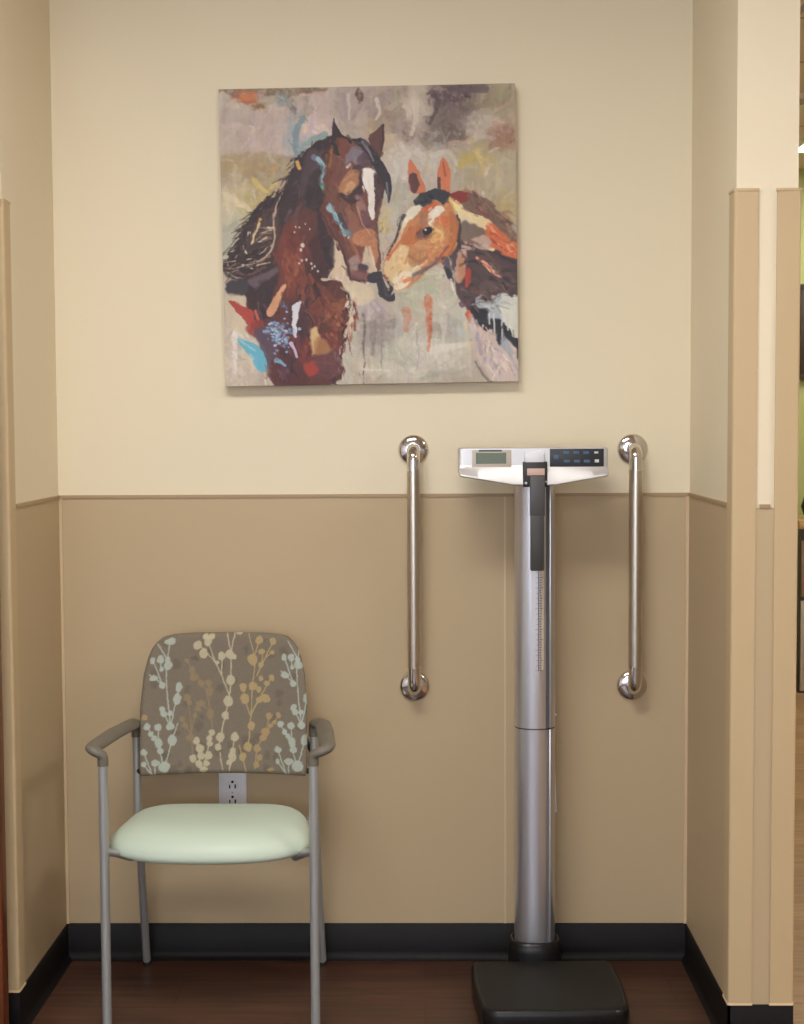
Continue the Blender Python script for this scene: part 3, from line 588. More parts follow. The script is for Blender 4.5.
    p.poly((52, 50, 60), [(418, 505), (430, 490), (434, 520), (442, 555), (462, 548), (460, 566), (440, 562), (424, 548)], .8, 3); p.line((44, 40, 48), [(448, 516), (456, 530), (450, 548)], 9, 10, .95, 1, 2); p.line((206, 204, 202), [(440, 548), (452, 554)], 4, 4, .9); p.line((120, 74, 62), [(436, 500), (448, 512)], 7, 6, .9); p.line((196, 182, 160), [(440, 520), (444, 540)], 6, 4, .8)
    p.rag([(196, 122, 74), (214, 150, 96), (172, 104, 64), (222, 178, 124)], [(560, 340), (590, 400), (560, 440), (500, 450), (470, 500)], 40, (10, 26), (3, 7), 2.3, r, 12, .5)
    p.poly((50, 46, 54), [(416, 506), (430, 494), (436, 512), (446, 536), (452, 552), (462, 546), (462, 564), (444, 566), (426, 550)], .8, 2, .9)
    p.line((60, 50, 56), [(622, 350), (628, 380), (624, 412), (628, 430)], 7, 10, .95, 1, 3); p.line((70, 62, 72), [(590, 462), (600, 500), (608, 515)], 20, 10, .9, 2); p.line((40, 40, 46), [(594, 488), (606, 514)], 12, 8, .9); p.line((236, 226, 214), [(604, 512), (612, 540)], 6, 4, .7)
    p.brush(420, (6, 18), (3, 7), .6, r, 4, 11, (292, 436, 165, 515))
    p.brush(420, (6, 18), (3, 7), .55, r, 4, 11, (440, 622, 305, 540))
    # dark drawing and lights put back over the broken colour
    p.line((50, 36, 40), [(286, 352), (306, 392), (330, 430), (344, 470), (352, 500)], 3, 4, .85); p.line((206, 150, 112), [(372, 330), (384, 372), (404, 400)], 4, 3, .6); p.line((214, 196, 178), [(402, 430), (412, 470), (418, 488)], 6, 4, .7)
    p.line((54, 38, 42), [(332, 302), (352, 318), (376, 310)], 9, 5, .8); p.line((178, 130, 96), [(336, 262), (360, 246)], 6, 4, .7); p.line((60, 42, 46), [(384, 230), (378, 262), (384, 300)], 4, 3, .6)
    p.blob((64, 48, 58), 384, 481, 12, 8, .9, .5, 2, .3); p.poly((226, 218, 208), [(384, 238), (396, 234), (409, 242), (414, 280), (415, 328), (409, 356), (401, 340), (397, 300), (389, 268)], .8, 3, .8)
    p.blob((34, 28, 34), 547, 388, 13, 9, 1, .3, 1.5, -.3); p.blob((220, 220, 226), 542, 386, 2.6, 2.6, 1, .5, 0); p.line((120, 78, 62), [(524, 404), (548, 404), (566, 394)], 5, 3, .7)
    p.line((150, 84, 50), [(616, 350), (622, 392), (606, 440), (580, 470)], 5, 4, .6); p.line((228, 190, 120), [(566, 384), (584, 396), (580, 414)], 7, 5, .6); p.line((142, 96, 66), [(500, 452), (524, 466), (544, 456)], 9, 5, .6)
    p.brush(2600, (5, 15), (1.8, 4.5), .6, r, 1.6, 6)
    p.img = 14 + p.img * .95
    # canvas grain and dry-brush variation
    vert = vnoise(p.h // 12 + 2, p.w, 3, 77).repeat(12, 0)[:p.h, :p.w]
    p.img *= (1 + .06 * boxblur(vert, 2) + .05 * fbm(p.h, p.w, 30, 78))[..., None]
    return p
#PAINT_END

def corner_blend(u, v, TL, TR, BL, BR):
    TL, TR, BL, BR = map(np.array, (TL, TR, BL, BR))
    return ((TL[0] * (1 - u) + TR[0] * u) * (1 - v) + (BL[0] * (1 - u) + BR[0] * u) * v,
            (TL[1] * (1 - u) + TR[1] * u) * (1 - v) + (BL[1] * (1 - u) + BR[1] * u) * v)
def grid_mesh(name, V, C, faces, m):
    me = bpy.data.meshes.new(name)
    me.from_pydata(V.reshape(-1, 3).tolist(), [], faces)
    at_ = me.color_attributes.new('paint', 'FLOAT_COLOR', 'POINT')
    cc = np.ones((V.reshape(-1, 3).shape[0], 4), np.float32); cc[:, :3] = C.reshape(-1, 3)
    at_.data.foreach_set('color', cc.ravel()); me.materials.append(m)
    return me
def quad_faces(n, mm, off=0):
    i, j = np.mgrid[0:n - 1, 0:mm - 1]
    a = (i * mm + j).ravel() + off
    return np.stack([a, a + 1, a + mm + 1, a + mm], 1).tolist()

GAIN_ART = (1.0, 1.0, 1.0)
def build_painting():
    TH = .036
    c = [at(px, py, -TH - .002) for px, py in ((219.5, 90.3), (516, 83), (518.3, 381.5), (224, 385.5))]
    cen = sum(c, Vector()) / 4
    wd = ((c[1] - c[0]).length + (c[2] - c[3]).length) / 2; ht = ((c[3] - c[0]).length + (c[2] - c[1]).length) / 2
    side = (wd + ht) / 2
    e = (c[1] - c[0]) + (c[2] - c[3]); ang = math.atan2(e.z, e.x)
    p = paint_horses()
    N = 430
    u, v = np.meshgrid(np.linspace(0, 1, N), np.linspace(0, 1, N))
    sx, sy = corner_blend(u, v, (23, 38), (769, 19), (36, 779), (773, 770))
    C = to_lin(p.sample(sx, sy)) * np.array(GAIN_ART)
    V = np.stack([(u - .5) * side, np.full_like(u, -TH), (.5 - v) * side], -1)
    rim = np.concatenate([np.arange(N), np.arange(1, N) * N + N - 1, (N - 1) * N + np.arange(N - 2, -1, -1), np.arange(N - 2, 0, -1) * N])
    Vr = V.reshape(-1, 3)[rim]; Cr = C.reshape(-1, 3)[rim]
    Vb = Vr.copy(); Vb[:, 1] = 0
    nF = N * N; R = len(rim)
    verts = np.concatenate([V.reshape(-1, 3), Vr, Vb]); cols = np.concatenate([C.reshape(-1, 3), Cr, Cr])
    f = quad_faces(N, N)
    f += [[nF + k, nF + R + k, nF + R + (k + 1) % R, nF + (k + 1) % R] for k in range(R)]
    f.append([nF + R + k for k in range(R)])
    me = grid_mesh('canvas_painting', verts, cols, f, M['canvas'])
    bmx = bmesh.new(); bmx.from_mesh(me); bmesh.ops.recalc_face_normals(bmx, faces=bmx.faces[:]); bmx.to_mesh(me); bmx.free()
    o = bpy.data.objects.new('canvas_painting', me); COL.objects.link(o)
    o.location = (cen.x, -.002, cen.z); o.rotation_euler = (0, -ang, 0)
    tag(o, 'square unframed canvas painting of a dark horse and a foal on the cream wall', 'painting')
build_painting()

# ------------------------------------------------------------------ wall outlet
pc = at(233, 791.7, 0)
def outlet(cx, cz):
    W2, H2 = .0352, .0575
    t = thing('wall_outlet', 'white duplex wall outlet behind the patterned chair back', 'outlet', (cx, -T, cz))
    bm = bmesh.new(); bm_box(bm, cx - W2, cx + W2, -T - .0055, -T - .0002, cz - H2, cz + H2, bev=.003)
    obj('cover_plate', bm, M['white'], t)
    for dz in (.0195, -.0195):
        z = cz + dz
        bm = bmesh.new(); bm_lathe(bm, [(.0172, 0), (.0172, .001), (.0165, .0016)], (cx, -T - .0052, z), (0, -1, 0), 32)
        q = obj('receptacle', bm, M['white'], t)
        bm = bmesh.new()
        bm_box(bm, cx - .0088, cx - .0054, -T - .0075, -T - .006, z - .0085, z + .0008); bm_box(bm, cx + .0052, cx + .0090, -T - .0075, -T - .006, z - .0085, z + .0018)
        bm_lathe(bm, [(.0034, 0), (.0034, .0014)], (cx, -T - .0061, z + .0085), (0, -1, 0), 14)
        obj('slots', bm, M['slot'], q, smooth=False)
    bm = bmesh.new(); bm_lathe(bm, [(.003, 0), (.003, .001), (.002, .0016)], (cx, -T - .0053, cz), (0, -1, 0), 14)
    obj('screw', bm, M['satin'], t)
outlet(pc.x, pc.z)

# ------------------------------------------------------------------ grab bars
def grab_bar(px_top, px_bot, label):
    a, b = at(*px_top, 0), at(*px_bot, 0)
    x = (a.x + b.x) / 2; dx = (b.x - a.x) / 2; z1, z0 = a.z, b.z; r = .0165; out = .062
    t = thing('grab_bar', label, 'grab bar', (x, 0, z0), 'vertical grab bars')
    yw = -.0005
    pts = fillet([(x, yw - .008, z1), (x, -out, z1), (x, -out, z0), (x, -T - .008, z0)], .042, 12)
    # polished bends, satin grip between them
    zc1, zc0 = z1 - .052, z0 + .058
    top = [p for p in pts if p.z >= zc1] + [Vector((x, -out, zc1))]
    bot = [Vector((x, -out, zc0))] + [p for p in pts if p.z <= zc0]
    for name, pp in (('polished_bend', top), ('polished_bend', bot)):
        bm = bmesh.new(); bm_tube(bm, pp, r, 32); obj(name, bm, M['chrome'], t, ang=60)
    bm = bmesh.new(); bm_tube(bm, [(x, -out, zc0), (x, -out, zc1)], r + .0002, 32); obj('satin_grip', bm, M['satin'], t, ang=60)
    for z, y in ((z1, yw), (z0, -T - .0003)):
        bm = bmesh.new()
        bm_lathe(bm, [(.037, 0), (.0385, .002), (.0375, .005), (.033, .0085), (.026, .011), (.0195, .0125), (.0175, .0128), (.0170, .010)], (x, y, z), (0, -1, 0), 48)
        obj('wall_flange', bm, M['chrome'], t, ang=60)
grab_bar((413, 450), (415, 686), 'left steel grab bar on the wall, below the painting and left of the scale')
grab_bar((632, 449), (632, 685), 'right steel grab bar on the wall, between the scale and right wall')

# ------------------------------------------------------------------ digital scale
def build_scale():
    YC = -.125
    pcol = at(534.6, 800, YC); xc = pcol.x
    t = thing('physician_scale', 'silver column weighing scale with black platform, digital head and height rod', 'scale', (xc, -.3, 0))
    # platform: convex sides, bevelled top
    zt = .060
    yb, yf = atz(540, 959.8, zt).y, atz(557, 1011.5, zt).y
    xm = (atz(472 + 4, 985, zt).x + atz(622, 985, zt).x) / 2
    rot = math.radians(2.2)
    def outline(inset, n=14):
        o = []
        w, d = .1765 - inset, (yb - yf) / 2 - inset; cy = (yb + yf) / 2
        for q, (sx, sy) in enumerate(((1, -1), (1, 1), (-1, 1), (-1, -1))):
            r = .034 if sy < 0 else .014
            for k in range(n + 1):
                a = -PI / 2 + q * PI / 2 + k * PI / 2 / n
                o.append((sx * (w - r) + r * math.cos(a), sy * (d - r) + r * math.sin(a)))
        out = []
        for i, (x, y) in enumerate(o):
            x2, y2 = o[(i + 1) % len(o)]
            out.append((x, y))
            for k in range(1, 6):
                out.append((x + (x2 - x) * k / 6, y + (y2 - y) * k / 6))
        fin = []
        for x, y in out:
            ty, tx = y / d, x / w
            x, y = x * (1 - .05 * ty * ty + .02 * ty), y * (1 - (.04 if ty < 0 else .0) * tx * tx)
            fin.append((xm + x * math.cos(rot) - y * math.sin(rot), cy + x * math.sin(rot) + y * math.cos(rot)))
        return fin
    prof = [(.012, .008), (.004, .010), (.0, .018), (.0, .047), (.002, .054), (.006, .0585), (.010, .060), (.022, .060)]
    bm = bmesh.new(); rings = [[bm.verts.new((x, y, z)) for x, y in outline(i)] for i, z in prof]; n = len(rings[0])
    for A, B in zip(rings, rings[1:]):
        for k in range(n): bm.faces.new((A[k], A[(k + 1) % n], B[(k + 1) % n], B[k]))
    bm.faces.new(rings[0][::-1]); bm.faces.new(rings[-1])
    pl = obj('platform', bm, M['blackgloss'], t, ang=50)
    bm = bmesh.new(); bm_prism(bm, outline(.0115), .0596, .0606); obj('platform_mat', bm, M['black'], pl)
    for sx in (-1, 1):
        for y in (yf + .05, yb - .05):
            bm = bmesh.new(); bm_lathe(bm, [(.018, 0), (.02, .004), (.02, .010)], (xm + sx * .13, y, 0), (0, 0, 1), 20)
            obj('rubber_foot', bm, M['black'], pl)
    # column foot
    zc0 = at(534, 945, YC - .04).z
    bm = bmesh.new()
    def ov(rx, ry, n=56, e=2.6):
        o = []
        for k in range(n):
            a = 2 * PI * k / n; c, s = math.cos(a), math.sin(a)
            o.append((xc + rx * math.copysign(abs(c) ** (2 / e), c), YC + ry * math.copysign(abs(s) ** (2 / e), s)))
        return o
    lev = [(.066, .062, .012), (.066, .062, zc0 - .018), (.064, .060, zc0 - .006), (.060, .055, zc0 + .006), (.055, .051, zc0 + .008), (.053, .049, zc0 + .002)]
    rings = [[bm.verts.new((x, y, z)) for x, y in ov(rx, ry)] for rx, ry, z in lev]
    for A, B in zip(rings, rings[1:]):
        for k in range(56): bm.faces.new((A[k], A[(k + 1) % 56], B[(k + 1) % 56], B[k]))
    bm.faces.new(rings[0][::-1]); bm.faces.new(rings[-1])
    obj('column_collar', bm, M['blackgloss'], t, ang=45)
    bx('neck_block', M['black'], xc - .05, xc + .05, yb - .02, YC - .05, .012, .048, parent=t, bev=.006)
    # column: oval aluminium extrusion with a slot to the right of its face
    zj = at(534, 729.5, YC - .045).z; ztop = at(534, 478, YC - .045).z
    RX, RY = .0502, .046
    xs0, xs1 = .0245, .0335          # slot
    def section():
        o = ov(RX, RY, 96, 2.25); out = []
        fr = sorted([(x, y) for x, y in o if y < YC], key=lambda q: q[0])
        bk = sorted([(x, y) for x, y in o if y >= YC], key=lambda q: -q[0])
        def yy(dx): return YC - RY * (1 - abs(dx / RX) ** 2.25) ** (1 / 2.25)
        left = [q for q in fr if q[0] < xc + xs0 - .001]; right = [q for q in fr if q[0] > xc + xs1 + .001]
        return left + [(xc + xs0, yy(xs0)), (xc + xs0, yy(xs0) + .006), (xc + xs1, yy(xs1) + .006), (xc + xs1, yy(xs1))] + right + bk, yy
    sec, yy = section()
    for name, z0, z1 in (('lower_column', zc0 - .002, zj - .0015), ('upper_column', zj + .0015, ztop)):
        bm = bmesh.new(); bm_prism(bm, sec, z0, z1); q = obj(name, bm, M['alu'], t, ang=30)
        bx('slot_edge', M['alulight'], xc + xs1 + .0003, xc + xs1 + .0034, yy(xs1) - .0006, yy(xs1) + .004, z0, z1, parent=q, bev=.0005)
        if name == 'upper_column':
            bx('slot_strip', M['groove'], xc + xs0 + .0003, xc + xs1 - .0003, yy(xs0) + .003, yy(xs0) + .006, z0, z1, parent=q, smooth=False)
            # height ruler: white graduations left, tan graduations right of a dark slot
            zr0, zr1 = at(534, 671, YC - RY).z, ztop - .03
            yr = yy(.006) - .0012
            bm = bmesh.new(); bm_box(bm, xc - .012, xc + .0055, yr, yr + .002, zr0 - .012, zr1); obj('ruler_left', bm, M['ruler'], q, smooth=False)
            bm = bmesh.new(); bm_box(bm, xc + .0065, xc + .0185, yy(.0185) - .0012, yr + .003, zr0, zr1); obj('ruler_right', bm, M['rulertan'], q, smooth=False)
            bm = bmesh.new()
            bm_box(bm, xc + .0048, xc + .0066, yr - .0006, yr, zr0, zr1)
            k = 0; z = zr0
            while z < zr1 - .002:
                w = .0105 if k % 4 == 0 else .007
                bm_box(bm, xc + .0066, xc + .0066 + w, yy(.0185) - .0018, yy(.0185) - .0012, z, z + .0015)
                if k % 2 == 0: bm_box(bm, xc + .0048 - (.007 if k % 8 == 0 else .004), xc + .0048, yr - .0005, yr, z, z + .0007)
                z += .00635; k += 1
            obj('graduations', bm, M['ink'], q, smooth=False)
    bm = bmesh.new(); bm_prism(bm, [(xc + (x - xc) * .985, YC + (y - YC) * .985) for x, y in ov(RX, RY, 60, 2.25)], zj - .0015, zj + .0015); obj('joint_ring', bm, M['slot'], t)
    # head
    YH = -.235                       # front of the head
    ZT = at(534, 447.5, YH).z
    A = lambda px, py: at(px, py, YH)
    def lower(x):                    # bottom edge: level under the column, rising to the ends
        l, r_ = A(459, 477).x, A(608, 476).x; c0, c1 = A(513, 485).x, A(555, 485).x
        ze, zc = A(534, 476.3).z, A(534, 485.3).z
        if x < c0: u = (x - l) / (c0 - l)
        elif x > c1: u = (r_ - x) / (r_ - c1)
        else: u = 1
        u = max(0, min(1, u)); return ze + (zc - ze) * (u if u < .9 else u)
    xl, xr = A(459, 460).x, A(608, 460).x
    zmid = A(534, 467).z
    xsn = [xl, xl + .002] + [xl + .006 + (xr - xl - .012) * k / 40 for k in range(41)] + [xr - .002, xr]
    bm = bmesh.new(); rows = []
    for i, x in enumerate(xsn):
        e = .004 if i in (0, len(xsn) - 1) else (.0015 if i in (1, len(xsn) - 2) else 0)
        zb = lower(x) + e
        pr = [(YC + .03 - e, ZT - e - .002), (YH + .004 + e, ZT - e), (YH + .0012 + e, ZT - .002 - e), (YH + .001 + e, zmid + .004), (YH - .003 + e, zmid - .004), (YH - .016 + e, zb + .008), (YH - .017 + e, zb + .003), (YH - .013 + e, zb), (YC + .03 - e, zb + .004)]
        rows.append([bm.verts.new((x, y, z)) for y, z in pr])
    n = len(rows[0])
    for P, Q in zip(rows, rows[1:]):
        for k in range(n): bm.faces.new((P[k], P[(k + 1) % n], Q[(k + 1) % n], Q[k]))
    bm.faces.new(rows[0]); bm.faces.new(rows[-1][::-1])
    obj('console', bm, M['console'], t, ang=25)
    Z = lambda zx, zy: at(450 + zx / 4.729, 430 + zy / 4.729, YH)       # from the enlarged view of the head
    def plate(name, m, x0, y0, x1, y1, d0, d1, parent, bev=0):
        a, b = Z(x0, y0), Z(x1, y1)
        return bx(name, m, min(a.x, b.x), max(a.x, b.x), YH - d1, YH - d0, min(a.z, b.z), max(a.z, b.z), parent=parent, bev=bev)
    dp = plate('display_bezel', M['bezel'], 104, 95, 290, 186, -.002, .001, t, .0008)
    plate('screen', M['lcd'], 122, 108, 266, 159, .0005, .0015, dp)
    plate('brand_strip', M['rodgrey'], 136, 94, 246, 102, .0005, .0014, dp)
    kp = plate('keypad', M['keypad'], 472, 89, 727, 173, -.002, .0015, t, .0008)
    def key(rx, ry, w, h, m):
        x, y = (540 + rx / 10.05 - 450) * 4.729, (440 + ry / 10.05 - 430) * 4.729; w, h = w / 10.05 * 4.729 / 2, h / 10.05 * 4.729 / 2
        plate('key', m, x - w, y - h, x + w, y + h, .001, .0022, kp, .0004)
    key(165, 172, 52, 44, M['key'])
    for x in (262, 363, 462): key(x, 127, 58, 28, M['key'])
    for x in (268, 371, 470): key(x, 213, 58, 28, M['key'])
    key(565, 125, 40, 20, M['keywhite']); key(570, 210, 42, 30, M['keywhite'])
    # height rod housing in the middle of the head
    plate('rod_housing', M['plastic_dark'], 343, 150, 458, 268, -.004, .0175, t, .002)
    hd = plate('rod_cap', M['white'], 352, 103, 444, 157, -.004, .017, t, .003)
    plate('rod_label', M['label'], 362, 181, 445, 213, .017, .0195, t, .0008)
    rod = plate('height_rod', M['rodgrey'], 374, 216, 444, 405, .0182, .034, t, .0025)
    plate('rod_grip', M['roddark'], 376, 400, 440, 660, .0182, .037, rod, .003)
    for zx, zy, r in ((357, 250, .0035), (451, 243, .0022)):
        bm = bmesh.new(); c = Z(zx, zy); bm_lathe(bm, [(r, 0), (r, .004), (r * .5, .0055)], (c.x, YH - .0172, c.z), (0, -1, 0), 16)
        obj('rod_pin', bm, M['alulight'], t)
    # small white screw and thin white lead on the column's right side
    s = at(554.3, 714.5, YC - .01)
    bm = bmesh.new(); bm_lathe(bm, [(.0028, 0), (.0028, .003), (.0015, .004)], (xc + RX - .001, YC - .012, s.z), (1, 0, 0), 14); obj('column_screw', bm, M['white'], t)
    a, b = at(555, 770, YC + .035), at(556, 813, YC + .035)
    bm = bmesh.new(); bm_tube(bm, [(xc + .02, YC + .047, a.z + .01), (a.x, YC + .047, a.z), (b.x, YC + .047, b.z)], [.001, .0015, .003], 10); obj('white_lead', bm, M['white'], t)
build_scale()

# ------------------------------------------------------------------ the chair
def paint_fabric():
    p = Painter(804, 719, .85, (122, 112, 98), warp=3, cell=16)
    r = random.Random(5)
    for i in range(60):
        x, y = r.uniform(40, 770), r.uniform(40, 670)
        p.blob((106, 97, 84), x, y, r.uniform(10, 22), r.uniform(10, 24), .6, .7, 6)
    BL, CRM, OLV, GLD, TANC = (170, 178, 166), (184, 174, 146), (142, 126, 98), (172, 152, 110), (166, 142, 104)
    def st(c, *pts, w=6): p.line(c, pts, w, w * .8, .92, 1.2, 1.5)
    def b(c, x, y, rx, ry=None): p.blob(c, x, y, rx, ry or rx, .95, .18, 3)
    def left(dx, dy):
        st(BL, (177 + dx, 440 + dy), (160 + dx, 300 + dy), (155 + dx, 190 + dy), (167 + dx, 75 + dy)); st(BL, (155 + dx, 150 + dy), (115 + dx, 80 + dy)); st(BL, (142 + dx, 268 + dy), (97 + dx, 150 + dy)); st(BL, (142 + dx, 262 + dy), (85 + dx, 215 + dy)); st(BL, (132 + dx, 190 + dy), (130 + dx, 150 + dy))
        for x, y, a, c in ((168, 76, 24, 15), (130, 152, 14, 18), (161, 182, 19, 20), (158, 160, 12, 14), (98, 155, 12, 16), (134, 196, 9, 9), (104, 232, 17, 15), (140, 266, 13, 13), (176, 443, 17, 17), (208, 278, 14, 22), (201, 328, 17, 25), (141, 368, 13, 14), (148, 388, 15, 14), (173, 388, 10, 12)): b(BL, x + dx, y + dy, a, c)
        st(BL, (178 + dx, 440 + dy), (196 + dx, 340 + dy), (208 + dx, 280 + dy)); st(BL, (176 + dx, 440 + dy), (140 + dx, 372 + dy))
    def low(dx, dy):
        st(BL, (152 + dx, 620 + dy), (133 + dx, 540 + dy), (126 + dx, 445 + dy)); st(BL, (134 + dx, 545 + dy), (82 + dx, 440 + dy)); st(BL, (155 + dx, 615 + dy), (186 + dx, 500 + dy), (206 + dx, 432 + dy)); st(BL, (105 + dx, 650 + dy), (70 + dx, 552 + dy)); st(BL, (104 + dx, 650 + dy), (68 + dx, 600 + dy)); st(BL, (116 + dx, 650 + dy), (117 + dx, 600 + dy))
        for x, y, a, c in ((80, 440, 14, 14), (98, 472, 11, 12), (112, 490, 11, 12), (126, 444, 15, 15), (130, 514, 17, 22), (136, 546, 15, 14), (185, 502, 18, 24), (154, 616, 24, 24), (71, 550, 14, 14), (69, 598, 10, 11), (117, 597, 18, 14)): b(BL, x + dx, y + dy, a, c)
    left(0, 0); low(0, 0); left(556, -8); low(562, -5)
    st(OLV, (268, 560), (260, 430), (243, 325)); st(OLV, (350, 455), (340, 380), (312, 280), (230, 155)); st(OLV, (340, 385), (300, 345)); st(OLV, (262, 480), (225, 415)); st(OLV, (262, 470), (278, 400)); st(OLV, (336, 360), (335, 260))
    for x, y, a, c in ((243, 322, 15, 19), (252, 346, 12, 14), (225, 414, 11, 14), (278, 400, 11, 13), (236, 442, 12, 10), (257, 494, 17, 15), (240, 165, 9, 12), (262, 205, 13, 17), (270, 236, 17, 17), (302, 262, 14, 16), (332, 262, 13, 16), (336, 298, 17, 22), (300, 348, 20, 13), (288, 371, 14, 12), (342, 395, 15, 22)): b(OLV, x, y, a, c)
    st(CRM, (376, 540), (386, 495), (405, 400), (420, 330), (426, 250), (424, 140), (408, 48), w=7); st(CRM, (440, 48), (424, 140)); st(CRM, (420, 312), (362, 180), (300, 110)); st(CRM, (362, 180), (322, 70)); st(CRM, (386, 222), (386, 145)); st(CRM, (315, 635), (345, 478)); st(CRM, (300, 610), (288, 510)); st(CRM, (424, 640), (446, 492)); st(CRM, (384, 562), (396, 638))
    for x, y, a, c in ((420, 138, 19, 19), (436, 146, 14, 14), (426, 250, 19, 22), (417, 340, 21, 24), (405, 402, 16, 17), (385, 496, 18, 22), (376, 538, 14, 15), (284, 98, 18, 19), (310, 134, 18, 22), (326, 80, 17, 22), (316, 62, 14, 12), (343, 60, 14, 12), (386, 146, 16, 20), (364, 174, 10, 10), (460, 48, 14, 7), (349, 475, 14, 15), (340, 500, 13, 14), (341, 522, 14, 14), (286, 510, 14, 17), (300, 542, 17, 18), (273, 586, 14, 18), (306, 574, 16, 16), (336, 574, 15, 18), (296, 610, 16, 16), (328, 606, 12, 12), (316, 632, 16, 14), (446, 493, 17, 18), (440, 552, 11, 12), (436, 580, 18, 22), (424, 602, 12, 12)): b(CRM, x, y, a, c)
    st(GLD, (504, 540), (512, 440), (520, 270), (527, 160), (500, 50)); st(GLD, (524, 160), (545, 75)); st(GLD, (538, 230), (606, 80)); st(GLD, (562, 180), (560, 125)); st(GLD, (575, 150), (604, 125)); st(GLD, (512, 400), (545, 345), (580, 322)); st(GLD, (516, 390), (560, 310), (600, 236)); st(GLD, (510, 400), (488, 330), (478, 280)); st(GLD, (495, 640), (466, 532))
    for x, y, a, c in ((545, 76, 17, 16), (520, 160, 22, 24), (558, 125, 17, 11), (556, 182, 11, 12), (606, 80, 15, 15), (605, 126, 10, 10), (479, 280, 14, 19), (486, 330, 19, 24), (522, 274, 20, 20), (546, 288, 10, 14), (548, 332, 13, 14), (556, 240, 9, 11), (601, 236, 12, 14), (580, 262, 12, 10), (576, 325, 21, 18), (516, 446, 16, 18), (503, 536, 18, 20), (480, 580, 15, 19)): b(GLD, x, y, a, c)
    st(TANC, (532, 630), (545, 540), (575, 480), (594, 400)); st(TANC, (578, 480), (634, 395)); st(TANC, (532, 620), (554, 580))
    for x, y, a, c in ((592, 400, 14, 16), (633, 395, 13, 14), (600, 442, 11, 10), (616, 426, 10, 10), (576, 470, 18, 19), (568, 496, 15, 16), (543, 542, 14, 16), (554, 580, 12, 13), (540, 612, 13, 13), (68, 402, 13, 14), (600, 632, 15, 9)): b(TANC, x, y, a, c)
    p.img *= (1 + .06 * fbm(p.h, p.w, 3, 91))[..., None]
    return p

